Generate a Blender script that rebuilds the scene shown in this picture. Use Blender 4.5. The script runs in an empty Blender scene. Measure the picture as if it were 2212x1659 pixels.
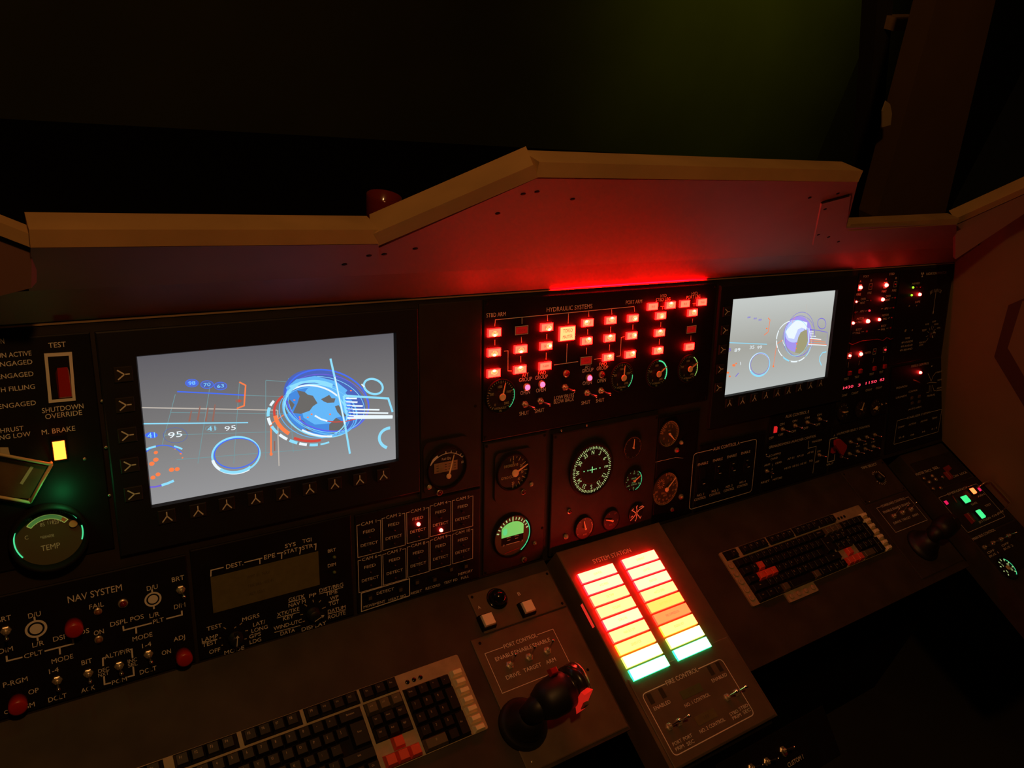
import bpy, math, random
from mathutils import Vector, Matrix
random.seed(4)
SC = bpy.context.scene
COL = SC.collection
PI = math.pi
# ------------------------------------------------------------------ camera, world, light, exposure
F = 1665.0                                    # focal length in pixels of the 2212x1659 frame
RIGHT = Vector((0.83335035, -0.51218527, 0.20783033))
DOWN = Vector((-0.11977066, -0.53438657, -0.83671141))
FWD = Vector((0.539613, 0.67238177, -0.506676))
CAM = Vector((0, 0, 1.83))
cd = bpy.data.cameras.new('camera'); cam = bpy.data.objects.new('camera', cd); COL.objects.link(cam)
cd.sensor_width = 36; cd.lens = F / 2212 * 36; cd.clip_start = .02
cam.matrix_world = Matrix(((RIGHT.x, -DOWN.x, -FWD.x, CAM.x), (RIGHT.y, -DOWN.y, -FWD.y, CAM.y),
                           (RIGHT.z, -DOWN.z, -FWD.z, CAM.z), (0, 0, 0, 1)))
SC.camera = cam
w = bpy.data.worlds.new('world'); SC.world = w; w.use_nodes = True
w.node_tree.nodes['Background'].inputs[0].default_value = (.9, .5, .2, 1)
w.node_tree.nodes['Background'].inputs[1].default_value = .0012
SC.view_settings.view_transform = 'Standard'; SC.view_settings.look = 'None'
SC.view_settings.exposure = 0; SC.view_settings.gamma = 1; SC.view_settings.use_curve_mapping = False


def lamp(name, loc, power, col, size, target=None, kind='POINT', shape=None):
    l = bpy.data.lights.new(name, kind); l.energy = power; l.color = col
    if kind == 'AREA': l.size = size
    else: l.shadow_soft_size = size
    if kind == 'SPOT': l.spot_size = shape or 1.0; l.spot_blend = .9
    o = bpy.data.objects.new(name, l); COL.objects.link(o); o.location = loc
    if target is not None: o.rotation_euler = (Vector(target) - Vector(loc)).to_track_quat('-Z', 'Y').to_euler()
    return o


lamp('cabin_lamp', (.10, -.05, 2.80), 28.0, (1, .43, .12), .06)
lamp('green_room_lamp', (3.7, 2.2, 2.95), 42.0, (1, .82, .05), .2, (3.9, 3.6, 2.3), 'SPOT', 1.7)

# ------------------------------------------------------------------ planes of the console
S = 1.33


def ray(x, y): return RIGHT * ((x - 1106) / F) + DOWN * ((y - 829.5) / F) + FWD


class Plane:
    def __init__(s, o, ex, ey):
        s.o = o; s.ex = ex.normalized(); s.n = s.ex.cross(ey).normalized(); s.ey = s.n.cross(s.ex)

    def world(s, u, v, h=0): return s.o + s.ex * (u / 1000) + s.ey * (v / 1000) + s.n * (h / 1000)

    def hit(s, x, y, h=0):
        r = ray(x, y); d = s.o + s.n * (h / 1000) - CAM
        p = CAM + r * (d.dot(s.n) / r.dot(s.n)) - s.o
        return (p.dot(s.ex) * 1000, p.dot(s.ey) * 1000)

    def matrix(s, u, v, h=0):
        p = s.world(u, v, h)
        return Matrix(((s.ex.x, s.ey.x, s.n.x, p.x), (s.ex.y, s.ey.y, s.n.y, p.y), (s.ex.z, s.ey.z, s.n.z, p.z), (0, 0, 0, 1)))


J = CAM + Vector((0.47554569, 0.55930201, -0.72496998)) * S
XA = Vector((1, 0, 0))
INS = Plane(J, XA, Vector((0, .343829, .939032)))        # the leaning instrument wall
DSK = Plane(J, XA, Vector((0, .955210, .295928)))        # the sloping desk
BLK = Plane(DSK.world(0, 0, 24), XA, Vector((0, .955210, .295928)))   # top of the raised centre block

# ------------------------------------------------------------------ materials
MATS = {}


def mat(name, col, rough=.5, metal=0, emit=None, strength=1, spec=.5, vary=0, scale=40, bump=0, trans=0, coat=0):
    if name in MATS: return MATS[name]
    m = bpy.data.materials.new(name); m.use_nodes = True; nt = m.node_tree
    b = nt.nodes['Principled BSDF']
    b.inputs['Base Color'].default_value = (*col, 1); b.inputs['Roughness'].default_value = rough
    b.inputs['Metallic'].default_value = metal; b.inputs['Specular IOR Level'].default_value = spec
    if trans: b.inputs['Transmission Weight'].default_value = trans
    if coat: b.inputs['Coat Weight'].default_value = coat
    if emit:
        b.inputs['Emission Color'].default_value = (*emit, 1); b.inputs['Emission Strength'].default_value = strength
    if vary or bump:
        tc = nt.nodes.new('ShaderNodeTexCoord'); nz = nt.nodes.new('ShaderNodeTexNoise')
        nz.inputs['Scale'].default_value = scale; nz.inputs['Detail'].default_value = 6
        nt.links.new(tc.outputs['Object'], nz.inputs['Vector'])
        if vary:
            r = nt.nodes.new('ShaderNodeValToRGB'); r.color_ramp.elements[0].position = .3; r.color_ramp.elements[1].position = .72
            r.color_ramp.elements[0].color = (*[c * (1 - vary) for c in col], 1)
            r.color_ramp.elements[1].color = (*[min(1, c * (1 + vary)) for c in col], 1)
            nt.links.new(nz.outputs['Fac'], r.inputs['Fac']); nt.links.new(r.outputs['Color'], b.inputs['Base Color'])
        if bump:
            bp = nt.nodes.new('ShaderNodeBump'); bp.inputs['Strength'].default_value = bump; bp.inputs['Distance'].default_value = .002
            nt.links.new(nz.outputs['Fac'], bp.inputs['Height']); nt.links.new(bp.outputs['Normal'], b.inputs['Normal'])
    MATS[name] = m
    return m


def glow(name, col, s=1.0): return mat(name, (.02, .02, .02), .4, emit=col, strength=s)


PLATE = mat('panel_black', (.006, .005, .006), .6, vary=.3, scale=25, spec=.2)
PLATE2 = mat('panel_charcoal', (.020, .016, .014), .6, vary=.3, scale=25, spec=.3)
FASCIA = mat('fascia_paint', (.022, .018, .015), .6, vary=.35, scale=14, spec=.3)
DESKM = mat('desk_paint', (.042, .033, .024), .65, vary=.28, scale=18, bump=.2, spec=.3)
BLOCKM = mat('block_paint', (.12, .085, .055), .6, vary=.2, scale=22, spec=.3)
BODY = mat('body_dark', (.008, .007, .006), .75, spec=.15)
INK = mat('label_ink', (.80, .78, .74), .6)
INK2 = mat('label_ink_dim', (.50, .42, .30), .6)
CHROME = mat('chrome', (.75, .7, .62), .22, 1)
STEEL = mat('dull_steel', (.75, .66, .52), .35, .8)
BRASS = mat('worn_brass', (.62, .48, .26), .35, .9)
RUBBER = mat('black_rubber', (.008, .008, .008), .5)
RUBBERG = mat('glossy_black', (.006, .006, .006), .12)
DIAL = mat('dial_black', (.012, .012, .011), .4)
DIALB = mat('dial_brown', (.11, .085, .045), .6)
REDP = mat('red_plastic', (.42, .016, .008), .35)
REDK = mat('red_keycap', (.75, .085, .04), .4)
REDDIM = mat('red_lens_off', (.16, .008, .012), .2)
AMBOFF = mat('amber_lens_off', (.25, .10, .03), .25)
GRNOFF = mat('green_lens_off', (.12, .17, .06), .25)
CREAM = mat('cream_plastic', (.95, .88, .72), .45)
BEIGE = mat('beige_case', (.36, .29, .18), .5, vary=.12, scale=60)
BEIGEKEY = mat('beige_key', (.95, .82, .52), .3)
KEYM = mat('black_key', (.010, .009, .008), .4, spec=.35)
KEYG = mat('grey_key', (.10, .085, .05), .4)
LCD = mat('lcd_off', (.14, .125, .055), .3, vary=.1, scale=120)
LCDG = mat('lcd_green', (.10, .125, .05), .3)
NEED = mat('needle_paint', (.95, .74, .44), .5)
TRIM = mat('trim_cream', (.42, .26, .11), .6, vary=.12, scale=12)
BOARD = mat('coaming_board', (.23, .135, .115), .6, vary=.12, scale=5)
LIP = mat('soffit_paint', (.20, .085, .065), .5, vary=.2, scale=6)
WALLM = mat('wall_brown', (.17, .115, .06), .75, vary=.18, scale=4)
MARK = mat('wall_mark', (.05, .018, .012), .7)
EDGE = mat('panel_edge', (.5, .34, .2), .5)
L_RED = glow('led_red', (1, .022, .018), 50)
L_RED2 = glow('led_red_soft', (1, .03, .04), 1.6)
L_PINK = glow('led_pink', (1, .06, .14), 5.0)
L_GRN = glow('led_yellowgreen', (.45, 1, .03), 1.3)
L_AMB = glow('lamp_amber', (1, .15, .016), 6.5)
B_RED = glow('button_red', (1, .042, .020), 7)
B_WARM = glow('button_warm', (1, .085, .028), 9)
B_HOT = glow('button_hot', (1, .02, .014), 70)
B_EDGE = glow('button_edge', (1, .0012, .001), 40)
B_OFF_GLOW = mat('button_off_glow', (.35, .02, .015), .4, emit=(.5, .006, .005), strength=.42)  # faint red glow put into the colour of the unlit buttons
B_LEG = mat('button_legend', (.10, .01, .005), .5, emit=(.35, .01, .01), strength=.35)
DIGIT = glow('digit_red', (1, .05, .10), 1.6)
G_EDGE = glow('gauge_edge_green', (.09, .95, .38), .85)
G_EDGEY = glow('gauge_edge_yellow', (.45, .9, .18), .7)
G_MARK = glow('mark_green', (.62, .80, .30), .72)
G_MARKD = glow('mark_green_dim', (.30, .42, .13), .42)
G_CORE = glow('mark_green_bright', (.35, 1, .35), .8)
SS = {'r': glow('tile_red', (20, 1.15, .62), 1.0), 'y': glow('tile_yellow', (16, 1.05, .40), 1.0), 'o': glow('tile_orange', (13, .88, .16), 1.0),
      'p': glow('tile_salmon', (7, .38, .10), 1.0), 'a': glow('tile_amber', (9, 1.0, .34), 1.0), 'w': glow('tile_warm_white', (4.5, 5.0, 1.3), 1.0), 'g': glow('tile_green', (1.1, 7.5, 2.3), 1.0)}
SSE = {k: glow('tile_edge_' + k, c, 14.0) for k, c in dict(r=(2, .006, .01), y=(1.8, .01, .006), o=(1.5, .015, .004), p=(1, .01, .004), a=(1, .06, .004), w=(.15, .25, .02), g=(.008, .25, .07)).items()}
SSL = glow('tile_legend', (1, .80, .10), 1.0)
SSLR = glow('tile_legend_red', (.75, .13, .06), 1.0)


# ------------------------------------------------------------------ mesh builder (coordinates in millimetres)
class MB:
    def __init__(s): s.v = []; s.f = []; s.m = []; s.sm = []; s.mat = 0; s.smooth = False

    def add(s, vs, fs, M=None):
        b = len(s.v)
        s.v += [tuple(M @ Vector(p)) if M else tuple(p) for p in vs]
        for f in fs: s.f.append([b + i for i in f]); s.m.append(s.mat); s.sm.append(s.smooth)
        return s

    def box(s, cx, cy, z0, z1, sx, sy, top=None, M=None, ch=0):
        t = top or (sx, sy)
        a = lambda w_, h_, z: [(cx - w_ / 2, cy - h_ / 2, z), (cx + w_ / 2, cy - h_ / 2, z), (cx + w_ / 2, cy + h_ / 2, z), (cx - w_ / 2, cy + h_ / 2, z)]
        if ch:
            vs = a(sx, sy, z0) + a(t[0], t[1], z1 - ch) + a(t[0] - 2 * ch, t[1] - 2 * ch, z1)
            fs = [(3, 2, 1, 0)] + [(i, (i + 1) % 4, 4 + (i + 1) % 4, 4 + i) for i in range(4)] + [(4 + i, 4 + (i + 1) % 4, 8 + (i + 1) % 4, 8 + i) for i in range(4)] + [(8, 9, 10, 11)]
        else:
            vs = a(sx, sy, z0) + a(t[0], t[1], z1)
            fs = [(3, 2, 1, 0), (4, 5, 6, 7)] + [(i, (i + 1) % 4, 4 + (i + 1) % 4, 4 + i) for i in range(4)]
        return s.add(vs, fs, M)

    def prism(s, pts, z0, z1, M=None):
        n = len(pts)
        ar = sum(pts[i][0] * pts[(i + 1) % n][1] - pts[(i + 1) % n][0] * pts[i][1] for i in range(n))
        if ar < 0: pts = pts[::-1]
        vs = [(p[0], p[1], z0) for p in pts] + [(p[0], p[1], z1) for p in pts]
        fs = [tuple(range(n - 1, -1, -1)), tuple(range(n, 2 * n))] + [(i, (i + 1) % n, n + (i + 1) % n, n + i) for i in range(n)]
        return s.add(vs, fs, M)

    def lathe(s, prof, n=24, c=(0, 0), M=None, ry=1.0):
        vs = []; fs = []
        for r, z in prof:
            for k in range(n):
                a = 2 * PI * k / n; vs.append((c[0] + r * math.cos(a), c[1] + r * ry * math.sin(a), z))
        for j in range(len(prof) - 1):
            for k in range(n):
                k2 = (k + 1) % n; fs.append((j * n + k, j * n + k2, (j + 1) * n + k2, (j + 1) * n + k))
        if prof[-1][0] > 1e-4: fs.append(tuple((len(prof) - 1) * n + k for k in range(n)))
        if prof[0][0] > 1e-4: fs.append(tuple(range(n - 1, -1, -1)))
        return s.add(vs, fs, M)

    def ring(s, r0, r1, z, c=(0, 0), n=40, a0=0, a1=360, sy=1.0, z1=None):
        """flat or raised annulus; angles clockwise from the top"""
        full = abs(a1 - a0 - 360) < 1e-6
        k = n if full else n + 1; vs = []
        for i in range(k):
            a = math.radians(a0 + (a1 - a0) * i / n)
            for r in (r0, r1): vs.append((c[0] + r * math.sin(a), c[1] + r * sy * math.cos(a), z))
        fs = [(2 * i, 2 * i + 1, 2 * ((i + 1) % k) + 1, 2 * ((i + 1) % k)) for i in range(n if full else k - 1)]
        fs = [f[::-1] for f in fs]
        return s.add(vs, fs)

    def line(s, pts, wd, z=.3, closed=False):
        """mitred flat ribbon"""
        n = len(pts); P = [Vector((p[0], p[1])) for p in pts]; L = []
        for i in range(n):
            a = P[i - 1] if (i or closed) else None; b = P[(i + 1) % n] if (i < n - 1 or closed) else None
            d1 = (P[i] - a) if a is not None else None; d2 = (b - P[i]) if b is not None else None
            d1 = d1.normalized() if d1 is not None and d1.length > 1e-6 else None
            d2 = d2.normalized() if d2 is not None and d2.length > 1e-6 else None
            d = (d1 or Vector((0, 0))) + (d2 or Vector((0, 0)))
            d = d.normalized() if d.length > 1e-6 else (d1 or d2 or Vector((1, 0)))
            nr = Vector((-d.y, d.x)); k = wd / 2
            if d1 and d2: k /= max(.4, abs(nr.dot(Vector((-d1.y, d1.x)))))
            L.append((P[i] + nr * k, P[i] - nr * k))
        vs = []
        for a, b in L: vs += [(a.x, a.y, z), (b.x, b.y, z)]
        fs = [(2 * i + 1, 2 * ((i + 1) % n) + 1, 2 * ((i + 1) % n), 2 * i) for i in range(n if closed else n - 1)]
        return s.add(vs, fs)

    def disc(s, c, rx, ry, z, n=24, rot=0):
        ca, sa = math.cos(rot), math.sin(rot)
        vs = [(c[0] + rx * math.cos(2 * PI * k / n) * ca - ry * math.sin(2 * PI * k / n) * sa,
               c[1] + rx * math.cos(2 * PI * k / n) * sa + ry * math.sin(2 * PI * k / n) * ca, z) for k in range(n)]
        return s.add(vs, [tuple(range(n))])

    def poly(s, pts, z):
        n = len(pts); ar = sum(pts[i][0] * pts[(i + 1) % n][1] - pts[(i + 1) % n][0] * pts[i][1] for i in range(n))
        if ar < 0: pts = pts[::-1]
        return s.add([(p[0], p[1], z) for p in pts], [tuple(range(n))])

    def tube(s, path, r, n=10, cap=True):
        rs = r if isinstance(r, (list, tuple)) else [r] * len(path)
        P = [Vector(p) for p in path]; vs = []; up = Vector((0, 0, 1)); prev = None
        for i, p in enumerate(P):
            d = (P[min(i + 1, len(P) - 1)] - P[max(i - 1, 0)]).normalized()
            if prev is None:
                a = d.cross(up) if abs(d.dot(up)) < .95 else d.cross(Vector((1, 0, 0)))
            else: a = prev - d * prev.dot(d)
            a.normalize(); prev = a; b = d.cross(a)
            for k in range(n):
                t = 2 * PI * k / n; vs.append(tuple(p + (a * math.cos(t) + b * math.sin(t)) * rs[i]))
        fs = [(j * n + k, j * n + (k + 1) % n, (j + 1) * n + (k + 1) % n, (j + 1) * n + k) for j in range(len(P) - 1) for k in range(n)]
        if cap: fs += [tuple(range(n - 1, -1, -1)), tuple((len(P) - 1) * n + k for k in range(n))]
        sm = s.smooth; s.smooth = True; s.add(vs, fs); s.smooth = sm
        return s

    def ball(s, c, r, n=14, m=8, half=False, flat=1.0):
        prof = []
        for i in range(m + 1):
            t = (PI / 2 if half else PI) * (1 - i / m)
            prof.append((max(r * math.sin(t), 0.0001 if i in (0, m) else 0), r * math.cos(t) * flat))
        sm = s.smooth; s.smooth = True
        s.lathe([(a, b + c[2]) for a, b in prof], n, (c[0], c[1])); s.smooth = sm
        return s

    def text(s, t, x0, y0, x1, y1, h, z=.3, rot=None, fitw=True):
        """text whose left and right ends (mid height) lie at the two points; cap height h"""
        vs, fs, tw = glyphs(t)
        a = Vector((x0, y0)); b = Vector((x1, y1)); wd = (b - a).length
        ex = Vector((1, 0)) if rot is None else Vector((math.cos(rot), math.sin(rot)))
        ey = Vector((-ex.y, ex.x)); c = (a + b) / 2; k = wd / tw
        return s.add([(c.x + ex.x * (p[0] - tw / 2) * k + ey.x * (p[1] - .5) * h, c.y + ex.y * (p[0] - tw / 2) * k + ey.y * (p[1] - .5) * h, z) for p in vs], fs)

    def ctext(s, t, cx, cy, h, z=.3, rot=0, squeeze=.82):
        tw = glyphs(t)[2]; wd = tw * h * squeeze
        return s.text(t, cx - wd / 2, cy, cx + wd / 2, cy, h, z, rot)

    def mesh(s, name, mats):
        me = bpy.data.meshes.new(name)
        me.from_pydata([(x / 1000, y / 1000, z / 1000) for x, y, z in s.v], [], s.f)
        for m in (mats if isinstance(mats, (list, tuple)) else [mats]): me.materials.append(m)
        me.polygons.foreach_set('material_index', s.m); me.polygons.foreach_set('use_smooth', s.sm)
        me.update(); return me

    def build(s, name, mats, parent=None, loc=None, rot=None):
        return obj(name, s.mesh(name, mats), parent, loc, rot)


def obj(name, me, parent=None, loc=None, rot=None):
    o = bpy.data.objects.new(name, me); COL.objects.link(o)
    if parent is not None: o.parent = parent
    if loc: o.location = (loc[0] / 1000, loc[1] / 1000, loc[2] / 1000)
    if rot: o.rotation_euler = rot
    return o


GL = {}


def glyphs(t):
    if t in GL: return GL[t]
    if 'H' not in GL and t != 'H': glyphs('H')
    c = bpy.data.curves.new('t', 'FONT'); c.body = t; c.size = 1; c.offset = 0; c.resolution_u = 3
    o = bpy.data.objects.new('t', c); COL.objects.link(o)
    dg = bpy.context.evaluated_depsgraph_get(); dg.update()
    me = o.evaluated_get(dg).to_mesh()
    vs = [v.co.copy() for v in me.vertices]; fs = [tuple(p.vertices) for p in me.polygons]
    o.evaluated_get(dg).to_mesh_clear(); bpy.data.objects.remove(o); bpy.data.curves.remove(c)
    if t == 'H': GL['cap'] = (min(v.y for v in vs), max(v.y for v in vs))
    y0, y1 = GL['cap']; x0 = min(v.x for v in vs); k = 1 / (y1 - y0)
    vs = [((v.x - x0) * k, (v.y - y0) * k) for v in vs]
    GL[t] = (vs, fs, max(v[0] for v in vs))
    return GL[t]


def tag(o, label, cat, group=None, kind=None):
    if label: o['label'] = label
    if cat: o['category'] = cat
    if group: o['group'] = group
    if kind: o['kind'] = kind
    return o


# ------------------------------------------------------------------ shared part meshes
def toggle_meshes():
    nut = MB(); nut.lathe([(5.2, 0), (5.2, 2.2), (4.6, 2.6), (0.001, 2.6)], 6); nut.lathe([(3.2, 2.6), (3.2, 6), (2.6, 6.6), (.001, 6.6)], 14)
    lev = MB(); lev.smooth = True
    lev.lathe([(1.1, 0), (1.3, 4), (1.9, 12), (2.2, 14.5), (1.7, 16.4), (.001, 17)], 12)
    return nut.mesh('toggle_switch', [STEEL]), lev.mesh('lever', [CHROME])


TNUT, TLEV = toggle_meshes()


def dome(m, r=2.6, name='lens'):
    b = MB(); b.smooth = True; b.lathe([(r, 0), (r, r * .5), (r * .86, r * 1.0), (r * .5, r * 1.35), (.001, r * 1.5)], 16)
    return b.mesh(name, [m])


LENS = {}


def lens(m, r):
    k = (m.name, r)
    if k not in LENS: LENS[k] = dome(m, r)
    return LENS[k]


b = MB(); b.lathe([(4.2, 0), (4.2, 1.6), (3.2, 2.2), (3.0, 2.2)], 18); RINGME = b.mesh('lamp_ring', [STEEL])
b = MB(); b.smooth = True; b.lathe([(1.9, 0), (1.9, .6), (1.2, 1.0), (.001, 1.0)], 10); SCREWME = b.mesh('screw', [STEEL])
b = MB(); b.smooth = True; b.lathe([(2.6, 0), (2.6, .4), (1.8, .7), (.001, .7)], 10); SCREWD = b.mesh('screw', [BODY])
b = MB(); b.box(0, 0, 0, 2.5, 21, 19, ch=.8); YBME = b.mesh('select_button', [PLATE2])
b = MB(); b.line([(0, 7), (0, 1)], 1.5, .1); b.line([(-6, -6.5), (0, 1), (6, -6.5)], 1.6, .1); YSYM = b.mesh('button_symbol', [INK])


class Panel:
    """a thing lying on one of the console planes; px coordinates are read through a zoom crop (x0, y0, scale)"""

    def __init__(s, name, label, cat, plane, corner_a, corner_b, crop=(0, 0, 1), th=3, h=0, matl=None, group=None, pts=None, ink=None, plate='faceplate', rad=0):
        s.pl = plane; s.crop = crop; s.h = h; s.th = th; s.ink = ink or INK
        if pts is None:
            a = corner_a[:2]; c = corner_b[:2]
            x0, x1 = sorted((a[0], c[0])); y0, y1 = sorted((a[1], c[1]))
            pts = [(x0, y0), (x1, y0), (x1, y1), (x0, y1)]
        s.c = (sum(p[0] for p in pts) / len(pts), sum(p[1] for p in pts) / len(pts))
        s.root = bpy.data.objects.new(name, None); COL.objects.link(s.root); s.root.matrix_world = plane.matrix(*s.c, h)
        tag(s.root, label, cat, group)
        s.loc = [(p[0] - s.c[0], p[1] - s.c[1]) for p in pts]
        if th:
            b = MB(); P = s.loc
            if rad: P = rounded(P, rad)
            n = len(P); cx = sum(p[0] for p in P) / n; cy = sum(p[1] for p in P) / n
            q = [(cx + (p[0] - cx) * (1 - 1.6 / max(8, abs(p[0] - cx))), cy + (p[1] - cy) * (1 - 1.6 / max(8, abs(p[1] - cy)))) for p in P]
            ar = sum(P[i][0] * P[(i + 1) % n][1] - P[(i + 1) % n][0] * P[i][1] for i in range(n))
            if ar < 0: P = P[::-1]; q = q[::-1]
            vs = [(x, y, 0) for x, y in P] + [(x, y, th - .8) for x, y in P] + [(x, y, th) for x, y in q]
            fs = [tuple(range(n - 1, -1, -1)), tuple(range(2 * n, 3 * n))]
            for i in range(n): j = (i + 1) % n; fs += [(i, j, n + j, n + i), (n + i, n + j, 2 * n + j, 2 * n + i)]
            b.add(vs, fs); b.build(plate, matl or PLATE, s.root)
        s.let = MB()

    def p(s, x, y, dh=0):
        u, v = s.pl.hit(s.crop[0] + x / s.crop[2], s.crop[1] + y / s.crop[2], s.h + s.th + dh)
        return (u - s.c[0], v - s.c[1])

    def T(s, t, x0, y0, x1, y1, h, mb=None, dh=0):
        a = s.p(x0, y0, dh); c = s.p(x1, y1, dh)
        m = ((a[1] + c[1]) / 2)
        (mb or s.let).text(t, a[0], m, c[0], m, h, s.th + .25 + dh)

    def L(s, pts, wd=.9, closed=False, mb=None, dh=0):
        (mb or s.let).line([s.p(*q, dh) for q in pts], wd, s.th + .2 + dh, closed)

    def snap(s, pts):
        return [s.p(*q) for q in pts]

    def sub(s, name, me, x, y, dh=0, rot=0, lbl=None, tilt=None):
        u, v = s.p(x, y, 0); o = obj(name, me, s.root, (u, v, s.th + dh), (0, 0, rot))
        if lbl: o['label'] = lbl
        return o

    def toggle(s, x, y, tx=0, ty=0, sc=1):
        o = s.sub('toggle_switch', TNUT, x, y); o.scale = (sc * 1.15,) * 3
        l = obj('lever', TLEV, o, (0, 0, 5)); l.rotation_euler = (ty, tx, 0)
        return o

    def led(s, x, y, m, r=2.6, ring=True, name='indicator_lamp', lbl=None):
        u, v = s.p(x, y, 0)
        if ring:
            o = obj(name, RINGME, s.root, (u, v, s.th)); o.scale = (r / 3,) * 3
            l = obj('lens', lens(m, r), o, (0, 0, 1.2 / (r / 3))); l.scale = (3 / r,) * 3
        else: o = obj(name, lens(m, r), s.root, (u, v, s.th))
        if lbl: o['label'] = lbl
        return o

    def screw(s, x, y, me=None): return s.sub('screw', me or SCREWME, x, y)

    def corner_screws(s, ins=6):
        xs = [p[0] for p in s.loc]; ys = [p[1] for p in s.loc]
        for a in (min(xs) + ins, max(xs) - ins):
            for c in (min(ys) + ins, max(ys) - ins): obj('screw', SCREWD, s.root, (a, c, s.th))

    def done(s, name='lettering'):
        if s.let.v: s.let.build(name, s.ink, s.root)
        return s.root


def rounded(P, r, n=5):
    out = []; N = len(P)
    for i in range(N):
        p = Vector(P[i]); a = (Vector(P[i - 1]) - p).normalized(); c = (Vector(P[(i + 1) % N]) - p).normalized()
        A = p + a * r; C = p + c * r
        for k in range(n + 1):
            t = k / n; q = A * (1 - t) ** 2 + p * 2 * t * (1 - t) + C * t * t; out.append((q.x, q.y))
    return out


def lit_button(pn, x, y, wd, ht, legend, state='on', hot=None, z=4):
    u, v = pn.p(x, y, z); b = MB()
    b.box(0, 0, 0, z, wd, ht); b.mat = 1; b.box(0, 0, z, z + .4, wd - 2.2, ht - 2.2)
    if state == 'on':
        if hot:
            b.mat = 3; b.smooth = True; b.disc((hot[0] * wd * .22, hot[1] * ht * .14), 6.2, 4.6, z + .48, 20); b.mat = 2; b.disc((hot[0] * wd * .3, hot[1] * ht * .3), 3.0, 2.2, z + .6, 16)
        o = b.build('lit_button', [B_EDGE, B_RED if wd < 30 else B_WARM, B_HOT, B_WARM], pn.root, (u, v, pn.th))
    else:
        b.mat = 2; b.line([(-wd / 2, -ht / 2), (wd / 2, -ht / 2), (wd / 2, ht / 2), (-wd / 2, ht / 2)], 1.0, z + .2, True)
        o = b.build('lit_button', [PLATE, B_OFF_GLOW, INK], pn.root, (u, v, pn.th)); o['label'] = 'unlit dark red legend button, faint glow put into its colour'
    t = MB(); n = len(legend)
    for i, s_ in enumerate(legend): t.ctext(s_, 0, (n / 2 - .5 - i) * ht * .42, min(ht * (.30 if n == 1 else .24), wd * 1.05 / len(s_)), z + .7, 0, .7)
    t.build('button_legend', B_LEG, o)
    return o


# ------------------------------------------------------------------ gauges: each a thing of its own
def gauge(name, label, plane, px, R, th=5, h=3, dial=DIAL, marks=INK, ticks=(), nums=(), texts=(), needle=None, edge=(), edgem=None, bezel=BODY, bw=3.5,
          housing=None, group='round instruments on the console', extra=None, cat='gauge', arcs=(), nm=None, numh=.15, nc=0):
    u, v = plane.hit(*px, h + 1)
    o = bpy.data.objects.new(name, None); COL.objects.link(o); o.matrix_world = plane.matrix(u, v, h); tag(o, label, cat, group)
    if housing:
        b = MB(); hw, hh, dx, dy, hr, hz = housing
        b.prism(rounded([(dx - hw, dy - hh), (dx + hw, dy - hh), (dx + hw, dy + hh), (dx - hw, dy + hh)], hr), 0, hz)
        b.build('housing', PLATE2, o); z0 = hz
    else: z0 = 0
    b = MB(); b.smooth = True; b.lathe([(R + bw, z0), (R + bw, z0 + th - 1), (R + bw - 1.2, z0 + th), (R + .6, z0 + th), (R, z0 + 1)], 48)
    b.f.pop(); b.m.pop(); b.sm.pop(); b.f.pop(); b.m.pop(); b.sm.pop()
    b.build('bezel', bezel, o)
    b = MB(); b.lathe([(R, z0 + .2), (R, z0 + 1), (.001, z0 + 1)], 48); b.build('dial_face', dial, o)
    b = MB(); z = z0 + 1.3
    for (a0, a1, n, r0, r1, wd) in ticks:
        for k in range(n):
            a = math.radians(a0 + (a1 - a0) * k / max(1, n - 1)); s_, c_ = math.sin(a), math.cos(a)
            b.line([(R * r0 * s_, R * r0 * c_), (R * r1 * s_, R * r1 * c_)], wd, z)
    for t, a, r in nums:
        rr = math.radians(a); rot = 0
        if nm == 'radial': rot = -rr
        b.ctext(t, R * r * math.sin(rr), R * r * math.cos(rr), R * numh, z, rot, .8)
    for t, x, y, hh in texts: b.ctext(t, x * R, y * R, hh * R, z)
    for (r0, r1, a0, a1) in arcs: b.ring(R * r0, R * r1, z, a0=a0, a1=a1, n=24)
    if b.v: b.build('scale_markings', marks, o)
    for (a0, a1, wd, em) in edge:
        b = MB(); b.ring(R * (1 - wd), R * .99, z + .5, a0=a0, a1=a1, n=24); b.build('edge_light', em, o)
    if needle:
        a, ln, wd, hub, nz = needle; b = MB(); b.smooth = False; rr = math.radians(a); s_, c_ = math.sin(rr), math.cos(rr); zz = z0 + nz
        p = lambda al, ac: (al * s_ + ac * c_, al * c_ - ac * s_ + nc * R)
        b.prism([p(-hub * .2, wd), p(ln * R, wd * .35), p(ln * R, -wd * .35), p(-hub * .2, -wd)], zz - .6, zz)
        if hub: b.lathe([(hub, zz - 1), (hub, zz + .8), (hub * .8, zz + 1.4), (.001, zz + 1.4)], 20, (0, nc * R))
        b.lathe([(1.2, z0 + 1), (1.2, zz)], 8, (0, nc * R)); b.build('needle', NEED, o)
    if extra: extra(o, z0, R)
    return o



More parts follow.
